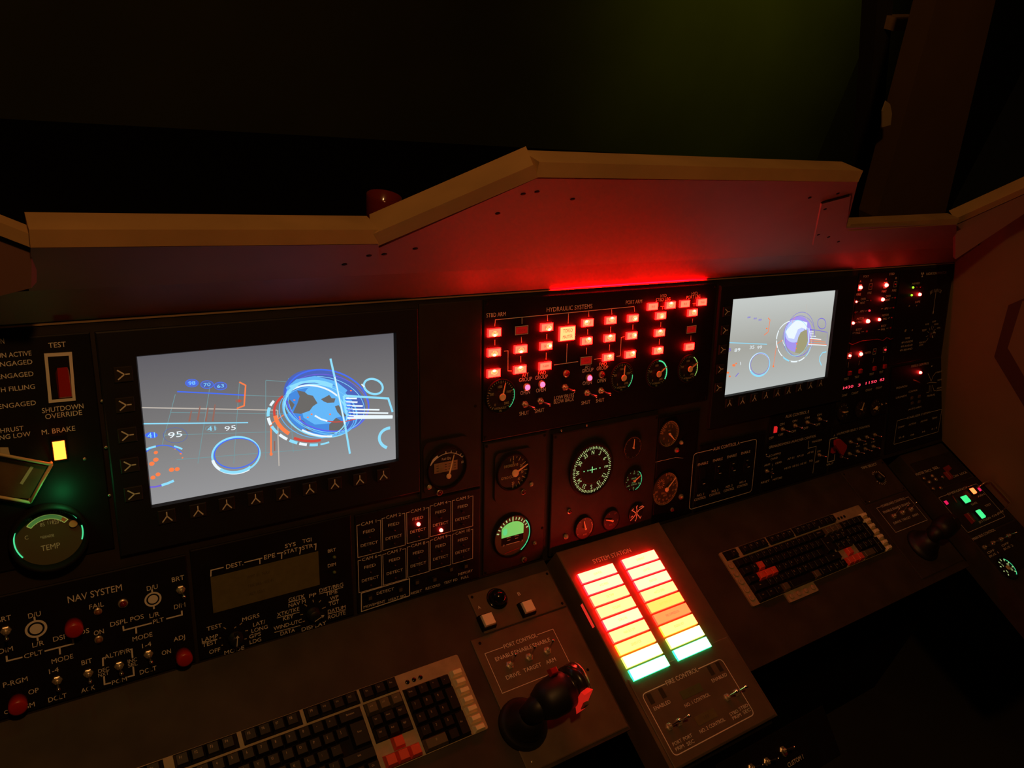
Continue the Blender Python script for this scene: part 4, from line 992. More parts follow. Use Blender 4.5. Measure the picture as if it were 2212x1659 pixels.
def comp_extra(o, z0, R):
    b = MB(); b.ring(.585 * R, .60 * R, z0 + 1.3); b.build('inner_ring', mat('ring_brown', (.12, .05, .03), .5), o)
    b = MB(); b.line([(-.14 * R, 0), (.14 * R, 0)], 1.5, z0 + 1.5); b.line([(0, -.13 * R), (0, .13 * R)], 1.8, z0 + 1.55)
    for x in (-.42, -.22, .20, .40): b.disc((x * R, 0), 1.3, 1.3, z0 + 1.5, 12)
    b.build('centre_cross', G_CORE, o)


gauge('compass', 'large round compass with pale green letters N E S W', INS, (1279, 1014.5), 45.5, th=2, h=10.2, marks=G_MARK, bw=6, ticks=((0, 355, 72, .88, .96, 1.1), (0, 350, 36, .86, .98, 1.5)), nums=CN, nm='radial', numh=.175, extra=comp_extra, cat='compass', group=None)
RDM = mat('mark_redtan', (.30, .14, .09), .5)
gauge('gauge', 'small dim dial right of the compass with a thin upright needle', INS, (1367, 967), 21, th=2, h=10.2, marks=RDM, bw=2, ticks=((0, 330, 12, .82, .98, .8),), needle=(3, .85, 1.2, 1.5, 4), arcs=((.97, 1.0, 0, 360),))
gauge('gauge', 'small green-lettered hour meter dial right of the compass, second from the top', INS, (1369, 1038), 20.5, th=2, h=10.2, marks=G_MARKD, bw=2, ticks=((0, 330, 12, .86, .98, 1.0),), nums=(('60', 0, .72), ('10', 45, .72), ('20', 120, .74), ('30', 180, .74), ('40', 235, .74), ('50', 285, .78)), numh=.17,
      texts=(('MINUTE', 0, .22, .14), ('HOUR', 0, -.20, .14), ('METER HRS', .05, -.40, .12)), needle=(62, .85, 1.5, 2.2, 4), edge=((35, 165, .05, G_EDGE),))
gauge('gauge', 'small brown dial at the lower left of the compass panel, needle tilted left of upright', INS, (1263, 1141), 20.5, th=2, h=10.2, marks=INK2, bw=2, arcs=((.82, .88, 60, 135),), texts=(('AMPS', .05, -.62, .15),), needle=(-14, .78, 1.5, 2.0, 4), ticks=((-120, 120, 7, .85, .95, .8),), dial=mat('dial_brown2', (.05, .03, .018), .5))
gauge('gauge', 'small dial below the compass with its needle pointing left', INS, (1321, 1124), 19, th=2, h=10.2, marks=RDM, bw=2, nums=(('A', -25, .8), ('OFF', 35, .8), ('2', 100, .8), ('1', -110, .8)), numh=.17, texts=(('VOLTS', .05, -.45, .20),), needle=(-72, .88, 1.7, 2.2, 4))
u, v = INS.hit(1374, 1109, 11)
o = bpy.data.objects.new('selector_wheel', None); COL.objects.link(o); o.matrix_world = INS.matrix(u, v, 10.2); tag(o, 'small rotary selector with crooked pale spokes right of the two lower dials', 'selector', 'round instruments on the console')
b = MB(); b.smooth = True; b.lathe([(18, 0), (18, 1), (17, 1.5), (.001, 1.5)], 30); b.build('dial_face', DIAL, o)
b = MB()
for pts in ([(0, 0), (1, 8), (-1, 14), (2, 16)], [(0, 0), (6, 6), (18, 10), (14, 13), (7, 11)], [(0, 0), (-7, 6), (-12, 9), (-8, 12)], [(0, 0), (-8, -7), (-15, -12)], [(0, 0), (7, -7), (11, -12), (13, -8)], [(0, 0), (1, -9), (-1, -15), (-3, -14)], [(-14, -5), (-9, -3)]): b.line(pts, 1.9, 1.8)
b.build('spokes', INK, o)
b = MB(); b.smooth = True; b.lathe([(3, 1.5), (3, 2.6), (.001, 2.8)], 16); b.build('knob', INK2, o)

# ---------------- strip right of the compass with two dials
p = Panel('gauge_panel', 'dark strip right of the compass panel, holding two brown airspeed-style dials', 'control panel', INS, (400, 6), (512, 228), (1170, 900, 5.53), matl=PLATE)
p.led(1663, 308, mat('lens_clear', (.5, .42, .28), .2), 3.2); p.led(1610, 398, mat('red_lens_bright', (.45, .04, .05), .2), 3.8); p.led(1660, 955, BRASS, 4.2); p.led(1555, 1110, REDDIM, 3.2)
p.L([(1340, 548), (1600, 488), (1690, 495)], .5); p.done()
DM = mat('mark_tan', (.55, .38, .20), .5)
gauge('gauge', 'brown-ringed dial at the top of the right strip, needle to the lower right', INS, (1445, 937), 26, th=3, h=3.2, marks=DM, bw=2, dial=mat('dial_tan', (.05, .04, .02), .5), ticks=((-20, 200, 23, .78, .95, 1.0), (-80, -30, 6, .7, .95, 1.2)), arcs=((.96, 1.0, 0, 360),),
      nums=(('0', 0, .60), ('5', 30, .62), ('25', -30, .72), ('20', -55, .62), ('15', -78, .70), ('10', -120, .6), ('5', 180, .55)), numh=.17, texts=(('HYD', .05, .25, .12),), needle=(135, .75, 1.8, 2.4, 4))
gauge('gauge', 'larger PERCENT RPM dial low in the right strip with a long cream needle', INS, (1437, 1056), 34, th=3, h=3.2, marks=DM, bw=2, dial=MATS['dial_tan'], ticks=((0, 260, 51, .86, .95, .9), (0, 260, 11, .80, .96, 1.6)), arcs=((.97, 1.0, 10, 260),),
      nums=(('10', 12, .68), ('20', 40, .66), ('30', 78, .66), ('40', 108, .66), ('50', 140, .68), ('60', 165, .68), ('70', 190, .68), ('80', 218, .70), ('90', 242, .74), ('100', 265, .72)), numh=.13, texts=(('PERCENT', 0, -.24, .12), ('RPM', 0, -.42, .12)), needle=(48, .92, 1.6, 4.4, 6),
      extra=lambda o, z0, R: (lambda b: ([b.line([(-.38 * R + .14 * R * math.sin(i * .524), .38 * R + .14 * R * math.cos(i * .524)), (-.38 * R + .30 * R * math.sin(i * .524), .38 * R + .30 * R * math.cos(i * .524))], 1.2, z0 + 1.4) for i in range(12)], b.build('subdial_marks', DM, o)))(MB()))

# ---------------- AUX CONTROL A
def rrect(p, pts, r, gapc=None, wd=1.1):
    q = [p.p(*a) for a in pts]; q = rounded(q, r); p.let.line(q, wd, p.th + .25, True)


def framed(p, corners, title, tx, th_, r=6, wd=1.1, size=6.2):
    """outline with a gap for the title on its top edge; corners TL TR BR BL in crop px"""
    q = [p.p(*a) for a in corners]; xl = (q[0][0] + q[3][0]) / 2; xr = (q[1][0] + q[2][0]) / 2; yt = (q[0][1] + q[1][1]) / 2; yb = (q[2][1] + q[3][1]) / 2
    a, c = p.p(*tx[:2]), p.p(*tx[2:]); x0, x1 = a[0], c[0]
    R = rounded([(xl, yt), (xr, yt), (xr, yb), (xl, yb)], r) if r else [(xl, yt), (xr, yt), (xr, yb), (xl, yb)]
    n = 6 if r else 1; tl = R[:n]; rest = R[n:]
    p.let.line([(x1 + 1.5, yt)] + rest + tl + [(x0 - 1.5, yt)], wd, p.th + .25)
    p.let.text(title, x0, yt, x1, yt, size, p.th + .25)
    return xl, xr, yt, yb


p = Panel('auxiliary_panel', 'black AUX CONTROL A panel with four slots inside a rounded outline', 'control panel', INS, (520, 4), (726, 150), (1450, 850, 3.626))
framed(p, [(170, 478), (668, 352), (632, 762), (143, 914)], 'AUX CONTROL A', (328, 432, 535, 392), 0, 9, 1.3, 7)
for k, (x0, y0, x1, y1, a, c, n0, n1) in enumerate([(208, 558, 288, 540, (202, 802, 255, 785), (180, 836, 272, 808), (240, 560), (245, 735)), (327, 528, 402, 508, (317, 768, 368, 754), (298, 800, 384, 774), (345, 545), (385, 690)), (438, 498, 512, 480, (428, 733, 478, 718), (410, 766, 493, 740), (460, 520), (500, 665)), (547, 470, 618, 452, (535, 700, 582, 686), (515, 734, 600, 706), (570, 490), (610, 640))]):
    p.T('ENABLE', x0, y0, x1, y1, 5.5); p.T('NO. %d' % (k + 1), *a, 5.2); p.T('CONTROL', *c, 5.2)
for k, (x, y) in enumerate(((243, 640), (365, 612), (478, 590), (588, 562))):
    b = MB(); b.box(0, 0, 0, 1.5, 18, 36, ch=.4); b.mat = 1; b.box(0, -13 if k == 0 else 3, 1.5, 6, 9, 8, (7, 6)); b.mat = 2; b.line([(-3, -17 if k == 0 else -2), (4, -17 if k == 0 else -2)], 1.2, 6.05)
    if k: b.line([(-2.5, 12), (3, 12)], 1.1, 1.7)
    u, v = p.p(x, y); b.build('slide_switch', [BODY, RUBBERG, INK], p.root, (u, v, p.th))
p.done()
# ---------------- AUX CONTROL E
p = Panel('auxiliary_panel', 'small black AUX CONTROL E panel with four toggles and one glowing red rocker', 'control panel', INS, (736, 120), (974, 178), (1450, 850, 3.626))
p.T('AUX CONTROL E', 895, 182, 1078, 142, 6.5)
for t, x, y in (('ON', 868, 240), ('ON', 967, 214), ('ON', 1064, 190), ('ON', 1160, 166), ('OFF', 784, 348), ('OFF', 858, 322), ('OFF', 958, 296), ('OFF', 1054, 270), ('OFF', 1148, 243)): p.T(t, x - 18, y + 5, x + 18, y - 5, 5.2)
for x, y in ((868, 278), (965, 250), (1062, 224), (1157, 198)): p.toggle(x, y, .2, .1, .85)
b = MB(); b.box(0, 0, 0, 3, 12, 20); b.mat = 1; b.box(0, 1, 3, 7, 8, 15, (6, 12)); u, v = p.p(803, 283); b.build('lit_rocker', [BODY, glow('rocker_red', (.8, .02, .02), .8)], p.root, (u, v, p.th))['label'] = 'rocker glowing red'
p.done()
# ---------------- launcher control
p = Panel('launcher_panel', 'black GRENADE/SMOKE LAUNCHER CONTROL panel with rows of tiny labels', 'control panel', INS, (731, 4), (969, 116), (1450, 850, 3.626))
p.T('GRENADE/SMOKE LAUNCHER CONTROL', 765, 425, 1134, 328, 5.6)
for t, x0, y0, x1, y1 in (('LO AMMO', 768, 488, 858, 467), ('OVRD', 778, 516, 832, 502), ('ARM', 727, 566, 772, 552), ('GEAR', 815, 548, 865, 535), ('RESET', 703, 700, 768, 682), ('MOTORS', 795, 676, 867, 656), ('AP 01', 910, 515, 962, 500), ('AP LO', 983, 497, 1036, 478), ('AP HI', 1066, 468, 1112, 455),
                          ('HE 01', 885, 590, 935, 575), ('HE LO', 950, 572, 1000, 556), ('HE HI', 1012, 555, 1056, 540), ('TGL', 1078, 532, 1110, 520), ('TRIGGER', 1100, 380, 1180, 362), ('ON', 1143, 456, 1168, 448), ('OFF', 1128, 540, 1158, 528)): p.T(t, x0, y0, x1, y1, 4.6)
for i, ch_ in enumerate('SAFE'): a = p.p(792 - i * 2, 560 + i * 31); p.let.ctext(ch_, *a, 5, p.th + .25)
p.L([(1077, 370), (1070, 430), (1135, 413), (1108, 625)], 1.1); p.toggle(745, 605, .1, .1, .8); p.toggle(1155, 480, .3, 0, .8)
b = MB(); A = p.p(745, 478); b.disc(A, 2, 1.6, p.th + .3); b.line([p.p(742, 490), p.p(768, 498)], 1, p.th + .3); b.build('bell_symbol', INK, p.root)
p.done()
# ---------------- launcher select
p = Panel('selector_panel', 'black LAUNCHER SELECT CONTROL panel with a bright red guarded lever and ten toggles', 'control panel', INS, (979, 6), (1192, 120), (1450, 850, 3.626))
p.T('LAUNCHER SELECT CONTROL', 1298, 318, 1556, 252, 5.4); p.T('A', 1272, 330, 1284, 327, 5); p.T('SPLIT', 1215, 560, 1270, 545, 4.6)
p.L([(1244, 358), (1298, 344), (1275, 525), (1222, 538)], 1.8, True)
for x, y in ((1400, 378), (1465, 358), (1528, 340), (1590, 322), (1325, 492), (1392, 470), (1455, 452), (1515, 432), (1578, 414)): p.toggle(x, y, .25, .1, .8)
for x, y in ((1462, 412), (1520, 396), (1582, 378)): p.T('HE', x - 14, y + 4, x + 14, y - 4, 3.6)
a = p.p(1262, 440); o = obj('guarded_lever', MB().box(0, 0, 0, 6, 12, 14).mesh('guarded_lever', [REDP]), p.root, (a[0], a[1], p.th)); o['label'] = 'bright red guard cover'
b = MB(); A = p.p(1285, 378, 18); C = p.p(1400, 420, 30); D_ = p.p(1335, 480, 20); a0_ = Vector((a[0], a[1]))
t1 = [(A[0] - 4 - a[0], A[1] + 4 - a[1]), (A[0] + 14 - a[0], A[1] + 5 - a[1]), (C[0] - a[0], C[1] + 2 - a[1]), (C[0] - a[0] + 1, C[1] - 6 - a[1]), (D_[0] - a[0] + 4, D_[1] - a[1] - 2), (D_[0] - a[0] - 6, D_[1] + 4 - a[1]), (A[0] - 2 - a[0], A[1] - 8 - a[1])]
b.prism(t1, 16, 22); b.build('guard_flap', REDP, o); b = MB(); b.tube([(0, 0, 5), (t1[0][0] + 8, t1[0][1] - 5, 18)], 3, 10); b.build('guard_arm', REDP, o)
p.done()
# ---------------- three small dials
p = Panel('gauge_panel', 'narrow black strip under the fire panel, holding three little dials', 'control panel', INS, (1000, 122), (1192, 200), (1450, 850, 3.626)); p.led(1645, 85, STEEL, 2); p.led(1680, 78, STEEL, 1.6); p.done()
for (x, y), an, ln, lb in (((1345, 145), 92, .8, 'leftmost of the three little dials under the fire panel'), ((1483, 125), 20, .9, 'middle of the three little dials under the fire panel'), ((1598, 112), -92, .7, 'rightmost of the three little dials under the fire panel')):
    gauge('gauge', 'black gauge, ' + lb, INS, (1450 + x / 3.626, 850 + y / 3.626), 20, th=3, h=3.2, marks=RDM if an == 20 else INK2, bw=2, ticks=((-60, 120, 7, .78, .96, 1.2),), texts=(('PSI', 0, -.5, .16),), needle=(an, ln, 2.2, 5 if an < 0 else 1.5, 5), group='three little dials under the fire panel')

# ---------------- fire / overheat panel
p = Panel('fire_panel', 'tall black PORT and STBD fire panel full of red lamps, right of the pale monitor', 'control panel', INS, (999, 206), (1160, 480), (1780, 560, 4.88))
for t, x0, y0, x1, y1 in (('PORT', 415, 186, 472, 175), ('STBD', 688, 160, 742, 150), ('A', 377, 233, 392, 231), ('B', 490, 224, 504, 221), ('A', 645, 211, 661, 208), ('B', 752, 199, 768, 196), ('FIRE', 340, 378, 388, 365), ('FIRE', 458, 360, 500, 350), ('FIRE', 608, 344, 656, 333), ('FIRE', 716, 335, 762, 324), ('OVER', 387, 424, 440, 414), ('HEAT', 380, 464, 432, 454),
                          ('OVER', 650, 396, 704, 384), ('HEAT', 645, 434, 695, 424), ('APU', 378, 552, 420, 545), ('APU', 636, 522, 676, 514), ('MOTOR', 345, 632, 420, 618), ('FAIL', 355, 668, 400, 658), ('MOTOR', 612, 596, 682, 582), ('FAIL', 622, 632, 662, 624), ('BODY', 336, 746, 396, 734), ('FAIL', 334, 780, 382, 770), ('BODY', 602, 708, 655, 696), ('FAIL', 600, 742, 645, 733),
                          ('MOTOR', 428, 992, 494, 978), ('TEST', 210, 1270, 260, 1256), ('TEST', 322, 1246, 370, 1236), ('TEST', 476, 1216, 524, 1204), ('TEST', 580, 1194, 622, 1183), ('COUNT', 172, 1445, 244, 1425), ('COUNT', 290, 1418, 360, 1400), ('COUNT', 438, 1385, 506, 1368), ('COUNT', 545, 1362, 610, 1345)): p.T(t, x0, y0, x1, y1, 5)
for x, y in ((378, 300), (490, 288), (645, 272), (750, 262), (268, 1018), (381, 998), (532, 972), (640, 953)):
    a = p.p(x, y); p.let.line([(a[0] - 6, a[1] - 6.5), (a[0] + 6, a[1] - 6.5), (a[0] + 6, a[1] + 6.5), (a[0] - 6, a[1] + 6.5)], .9, p.th + .25, True)
for q in ([(355, 445), (375, 442)], [(445, 438), (470, 433)], [(710, 408), (730, 404)], [(330, 558), (355, 554)], [(430, 547), (455, 542)], [(600, 524), (622, 520)], [(688, 516), (712, 512)], [(325, 668), (345, 664)], [(300, 780), (328, 774)], [(392, 766), (420, 761)], [(565, 744), (590, 738)], [(655, 728), (678, 724)], [(672, 622), (694, 617)], [(260, 1085), (252, 1142)], [(372, 1070), (365, 1115)], [(523, 1042), (514, 1092)], [(630, 1020), (622, 1068)]): p.L(q, .9)
for x, y, r in ((378, 297, 4.2), (650, 272, 4.4), (613, 423, 4.2), (455, 652, 4.6), (303, 672, 3.2), (577, 635, 3.6), (268, 1016, 3.2), (383, 998, 4.2)): p.led(x, y, L_RED, r, ring=False, lbl='lit red lamp')
p.led(338, 448, L_RED, 2.2, ring=False, lbl='lit red lamp')
for x, y in ((643, 953), (475, 541)): p.led(x, y, L_RED2, 2.4, ring=False)
for x, y in ((492, 290), (750, 262), (490, 433), (745, 404), (325, 559), (728, 510), (712, 616), (445, 762), (698, 722), (532, 972)): p.led(x, y, REDDIM, 2.2, ring=False)
for x, y in ((275, 1203), (388, 1181), (537, 1152), (645, 1130)):
    b = MB(); b.box(0, 0, 0, 5, 10, 10, ch=1); u, v = p.p(x, y, 3); b.build('test_button', mat('red_button_dim', (.35, .02, .02), .4), p.root, (u, v, p.th))
b = MB(); q = [p.p(*a, 4) for a in ((262, 882), (300, 900), (350, 880), (400, 862), (470, 855), (560, 842), (620, 858), (665, 825), (700, 845), (730, 832))]; b.tube([(a[0], a[1], p.th + 4) for a in q], .7, 6)
b.build('wavy_tube', mat('tube_red', (.5, .08, .05), .3, .5), p.root)  # thin wavy red tube laid across the panel
b = MB(); b.box(*[(a + c) / 2 for a, c in zip(p.p(180, 1360), p.p(648, 1262))], p.th, p.th + .6, p.p(648, 1262)[0] - p.p(180, 1360)[0] + 4, 12); ds = b.build('digit_window', RUBBERG, p.root)
b = MB()
for t, x0, y0, x1, y1 in (('3430', 190, 1362, 308, 1336), ('3', 358, 1330, 384, 1322), ('1150', 440, 1306, 555, 1286), ('83', 588, 1275, 634, 1262)): p.T(t, x0, y0, x1, y1, 6.2, b, .7)
b.build('digits', DIGIT, ds)
p.done()
# ---------------- radiation panel at the right end
p = Panel('radiation_panel', 'black panel at the right end with a trefoil symbol and two small green lamps', 'control panel', INS, (0, 0), (0, 0), (1780, 560, 4.88), pts=[(1168, 246), (1412, 246), (1402, 480), (1168, 480)])
b = MB(); c = p.p(1037, 160)
for a0 in (-60, 60, 180): b.ring(2.2, 6.6, p.th + .3, c, a0=a0 - 30, a1=a0 + 30, n=8)
b.disc(c, 1.4, 1.4, p.th + .3, 12); b.build('trefoil_symbol', INK, p.root)
for t, x0, y0, x1, y1, h in (('RADIATION MONITOR', 1078, 160, 1292, 134, 6), ('ARMED', 925, 262, 1010, 248, 4.6), ('SAFE', 960, 455, 1012, 444, 4.6), ('RMS', 1068, 690, 1106, 680, 4), ('OFF', 1140, 662, 1180, 650, 4), ('GRND', 1300 - 140, 692, 1205, 676, 3.6), ('CPS', 1190, 730, 1225, 718, 3.6), ('TEST', 1030, 755, 1080, 742, 4.6), ('HIGH RATE', 1002, 882, 1070, 868, 4.4), ('LOW', 1004, 908, 1045, 898, 4.4),
                             ('MODE', 855, 836, 905, 826, 4.6), ('4M INSIDE', 815, 880, 936, 862, 4.6), ('4M AHEAD', 808, 922, 932, 902, 4.6), ('4M BEHIND', 798, 962, 930, 942, 4.6)): p.T(t, x0, y0, x1, y1, h)
c = p.p(1150, 560); t_ = p.p(1182, 320)
p.let.line([c, t_], 1.2, p.th + .3); p.let.disc((c[0], c[1]), 2.2, 4.5, p.th + .3, 12)
for a in range(-50, 51, 12): r = math.radians(a); L_ = t_[1] - c[1]; p.let.line([(c[0] + (t_[0] - c[0]) + L_ * .55 * math.sin(r), t_[1] - 6 + 14 * math.cos(r) - 14), (c[0] + (t_[0] - c[0]) + L_ * .62 * math.sin(r), t_[1] + 14 * math.cos(r) - 12)], 1.2, p.th + .3)
c = p.p(1120, 790)
for a, r0, r1 in ((-62, 8, 18), (-28, 12, 20), (4, 12, 22), (30, 12, 22), (62, 12, 24), (-105, 10, 20), (-140, 12, 22)):
    r = math.radians(a); p.let.line([(c[0] + r0 * math.sin(r), c[1] + r0 * math.cos(r)), (c[0] + r1 * math.sin(r), c[1] + r1 * math.cos(r))], .8, p.th + .3)
b = MB(); b.smooth = True; b.lathe([(9, 0), (9, 5), (7.5, 9), (.001, 9)], 20); o = b.build('rotary_knob', RUBBER, p.root, (c[0], c[1], p.th))
b = MB(); b.ring(5.5, 8.4, 9.2, a0=-50, a1=60, n=10); b.ring(6, 8.4, 9.2, a0=190, a1=262, n=10); b.build('knob_marking', INK, o)
p.led(1003, 370, L_RED, 3.9, ring=False, lbl='lit red lamp')
for x, y in ((935, 297), (920, 378)): p.led(x, y, L_GRN, 2.6, ring=False, lbl='lit yellow-green lamp')
for x, y in ((973, 292), (1014, 290)): p.led(x, y, REDDIM, 2.2, ring=False)
for x, y, r in ((898, 492, 3), (975, 488, 2.4), (858, 752, 4.4), (930, 748, 3)): b = MB(); b.disc((0, 0), r, r * .7, .3, 10, .6); b.build('printed_icon', INK2, p.root, (*p.p(x, y), p.th))
p.done()
# ---------------- missile control panel
p = Panel('missile_panel', 'black MISSILE CONTROL panel below the radiation panel, with one red lamp lit', 'control panel', INS, (0, 0), (0, 0), (1780, 560, 4.88), pts=[(1200, 136), (1448, 136), (1416, 240), (1186, 240)])
for t, x0, y0, x1, y1, h in (('MISSILE CONTROL', 918, 1132, 1106, 1092, 5.6), ('WEAPON', 758, 1360, 875, 1335, 5), ('CONTROL', 892, 1398, 985, 1380, 4.6), ('LAUNCH', 758, 1462, 868, 1436, 5), ('MANUAL', 1086, 1445, 1170, 1422, 5), ('INERT', 1188, 1192, 1240, 1182, 4), ('SAFE', 1196, 1275, 1240, 1266, 4), ('ARM', 1188, 1362, 1235, 1352, 4.6), ('FINAL', 1188, 1385, 1240, 1375, 4), ('1', 1130, 1128, 1140, 1126, 3.6), ('AUTO ARM', 888, 1584, 1022, 1556, 4.4)): p.T(t, x0, y0, x1, y1, h)
for q in ([(1095, 1205), (1112, 1240), (1128, 1285)], [(1182, 1190), (1150, 1230), (1128, 1285)], [(1085, 1308), (1128, 1296), (1185, 1300)], [(1112, 1330), (1106, 1400), (1078, 1408)], [(1125, 1330), (1128, 1395)], [(1140, 1325), (1160, 1388), (1182, 1386)]): p.L(q, 1.0)
p.led(1010, 1193, L_RED, 3.8, ring=False, lbl='lit red lamp')
b = MB(); b.tube([(*p.p(940, 1270, 3), p.th + 3), (*p.p(975, 1285, 9), p.th + 9), (*p.p(1008, 1302, 9), p.th + 9)], 1.6, 8); b.build('lever', mat('lever_red', (.5, .10, .08), .25, .4), p.root)
for x, y in ((922, 1462), (1000, 1445), (925, 1515), (998, 1500)):
    b = MB(); b.box(0, 0, 0, 2.5, 9, 7, ch=.6); b.build('push_button', KEYG, p.root, (*p.p(x, y), p.th))
p.done()
p = Panel('stabilizer_panel', 'small black panel at the lowest right of the wall, boxed in a thin outline', 'control panel', INS, (0, 0), (0, 0), (1450, 850, 3.626), pts=[(1214, 6), (1488, 6), (1450, 132), (1202, 132)])
framed(p, [(1762, 212), (2108, 128), (2100, 300), (1750, 394)], 'STABILIZER SYSTEM', (1846, 192, 2022, 152), 0, 4, 1.0, 5)
for t, x0, y0, x1, y1 in (('COMP', 1775, 268, 1825, 254), ('ACTIVE', 1860, 246, 1916, 230), ('ACTIVE', 1952, 222, 2006, 205), ('TEMP', 2040, 198, 2082, 186), ('0.4', 1782, 348, 1824, 336), ('16', 1876, 326, 1902, 318), ('16', 1965, 302, 1988, 294), ('1.1', 2040, 278, 2078, 268)): p.T(t, x0, y0, x1, y1, 4.6)
p.done()

# ==================================================================== THINGS ON THE DESK
p = Panel('trackball_panel', 'dark desk panel with a black trackball between two cream square buttons', 'control panel', DSK, (-38, -24), (130, -95), (740, 1050, 5.027), th=2.5, matl=BLOCKM)
a = p.p(1685, 1215, 4)
b = MB(); b.smooth = True; b.lathe([(19, 0), (19, 2), (17, 3), (15.5, 3)], 32); b.ball((0, 0, 5), 15, 24, 12); b.build('trackball', RUBBERG, p.root, (*a, p.th))
for x, y, t, tx, ty in ((1590, 1440, 'A', 1483, 1318), (2025, 1298, 'B', 1915, 1170)):
    a = p.p(x, y, 15); b = MB(); b.box(0, 0, 0, 9, 26, 26, (24, 24)); o = b.build('square_button', BODY, p.root, (*a, p.th)); b = MB(); b.box(0, 0, 9, 15, 20, 20, (19, 19), ch=.6); b.build('button_cap', CREAM, o)
    p.T(t, tx - 14, ty + 4, tx + 14, ty - 4, 5.5)
p.corner_screws(6); p.done()

p = Panel('port_panel', 'dark desk panel titled PORT CONTROL with three metal toggles in a thin outline', 'control panel', DSK, (-66, -98), (130, -312), (1000, 1280, 4.376), th=2.5, matl=BLOCKM)
framed(p, [(205, 580), (850, 345), (1022, 690), (375, 955)], 'PORT CONTROL', (385, 512, 696, 398), 0, 0, .9, 6.5)
for t, x0, y0, x1, y1 in (('ENABLE', 305, 632, 480, 572), ('ENABLE', 488, 566, 652, 508), ('ENABLE', 662, 503, 822, 442), ('DRIVE', 408, 808, 540, 758), ('TARGET', 573, 742, 738, 676), ('ARM', 785, 664, 874, 628)): p.T(t, x0, y0, x1, y1, 6.3)
for x, y in ((440, 690), (622, 615), (793, 555)): p.toggle(x, y, .25, -.35, 1.15)
for x, y in ((650, 1600), (160, 480), (748, 890), (1180, 730)): p.screw(x, y, SCREWME if x == 650 else SCREWD)
p.done()

# ---------------- system station tiles on the centre block
p = Panel('annunciator_panel', 'SYSTEM STATION panel of two columns of brightly lit tiles, red above and green below', 'control panel', BLK, (BL + 6, BT - 3), (BR_ - 6, -246), (1180, 1150, 3.26), th=0)
p.T('SYSTEM STATION', 330, 208, 592, 122, 8)
c1a, c1b = p.p(213, 298, 5), p.p(460, 215, 5); c1c, c1d = p.p(632, 1043, 5), p.p(878, 932, 5)
c2a, c2b = p.p(525, 195, 5), p.p(755, 120, 5); c2c, c2d = p.p(942, 903, 5), p.p(1168, 798, 5)
order = [list('yyyyyoyag'.replace('a', 'w')), list('rryyoppag')]
order = [['r', 'r', 'y', 'y', 'r', 'y', 'a', 'w', 'g'], ['r', 'r', 'r', 'y', 'o', 'p', 'a', 'w', 'g']]
leg = [['LOW FUEL', 'HYD PRESS', 'OIL TEMP', 'COOLANT', 'GYRO FAIL', 'MAIN BUS OFF', 'GENERATOR', '', 'APU ON'], ['OVERHEAT', 'LOW OIL', 'CAUTION', 'HATCH OPEN', 'BATT TEMP LOW', 'FIRE SUPPRESSION', 'ENGINE HOT', '', 'POWER ON']]
for ci, (A, B2, C, D2) in enumerate(((c1a, c1b, c1c, c1d), (c2a, c2b, c2c, c2d))):
    xl = (A[0] + C[0]) / 2; xr = (B2[0] + D2[0]) / 2; yt = (A[1] + B2[1]) / 2; yb = (C[1] + D2[1]) / 2; pitch = (yt - yb + 3.6) / 9; ht = pitch - 3.6
    for r in range(9):
        k = order[ci][r]; b = MB(); wd = xr - xl; b.box(0, 0, 0, 4.4, wd, ht); b.mat = 1; b.box(0, 0, 4.4, 5, wd - .8, ht - .8)
        o = b.build('lit_tile', [SSE[k], SS[k]], p.root, ((xl + xr) / 2, yt - ht / 2 - r * pitch, 0))
        o['label'] = {'r': 'tile lit red-white', 'y': 'tile lit pale yellow', 'o': 'tile lit yellow', 'p': 'tile lit salmon orange', 'a': 'tile lit amber', 'w': 'tile lit warm white', 'g': 'tile lit green-white'}[k]
        if leg[ci][r] and r < 7:
            b = MB(); b.ctext(leg[ci][r], 0, 0, 4.4, 5.2, 0, .62); b.build('tile_legend', SSLR if k in 'p' else SSL, o)
for a in [(BL - BR_) / 2]: pass
p.done()
# ---------------- fire control plate
p = Panel('fire_control_panel', 'FIRE CONTROL plate with two small olive displays at the lower end of the centre block', 'control panel', BLK, (BL + 6, -250), (BR_ - 6, -398), (1180, 1150, 3.26), th=1, matl=mat('plate_brown', (.11, .08, .05), .6, vary=.2, scale=20))
framed(p, [(668, 1150), (1225, 885), (1470, 1275), (910, 1580)], 'FIRE CONTROL', (845, 1066, 1066, 964), 0, 9, 1.5, 7.5)
for t, x0, y0, x1, y1, h in (('ENABLED', 758, 1244, 872, 1190, 5.6), ('ENABLED', 1168, 1050, 1268, 995, 5.6), ('NO. 1 CONTROL', 974, 1222, 1150, 1140, 5.6), ('NO. 2 CONTROL', 1080, 1404, 1256, 1316, 5.6), ('PORT', 890, 1494, 952, 1464, 5.2), ('PORT', 965, 1456, 1026, 1428, 5.2), ('PRIM', 910, 1530, 968, 1502, 5.2), ('SEC', 990, 1492, 1040, 1468, 5.2),
                             ('STBD', 1292, 1284, 1350, 1256, 5.2), ('STBD', 1358, 1246, 1418, 1214, 5.2), ('PRIM', 1312, 1312, 1370, 1282, 5.2), ('SEC', 1386, 1272, 1436, 1244, 5.2)): p.T(t, x0, y0, x1, y1, h)
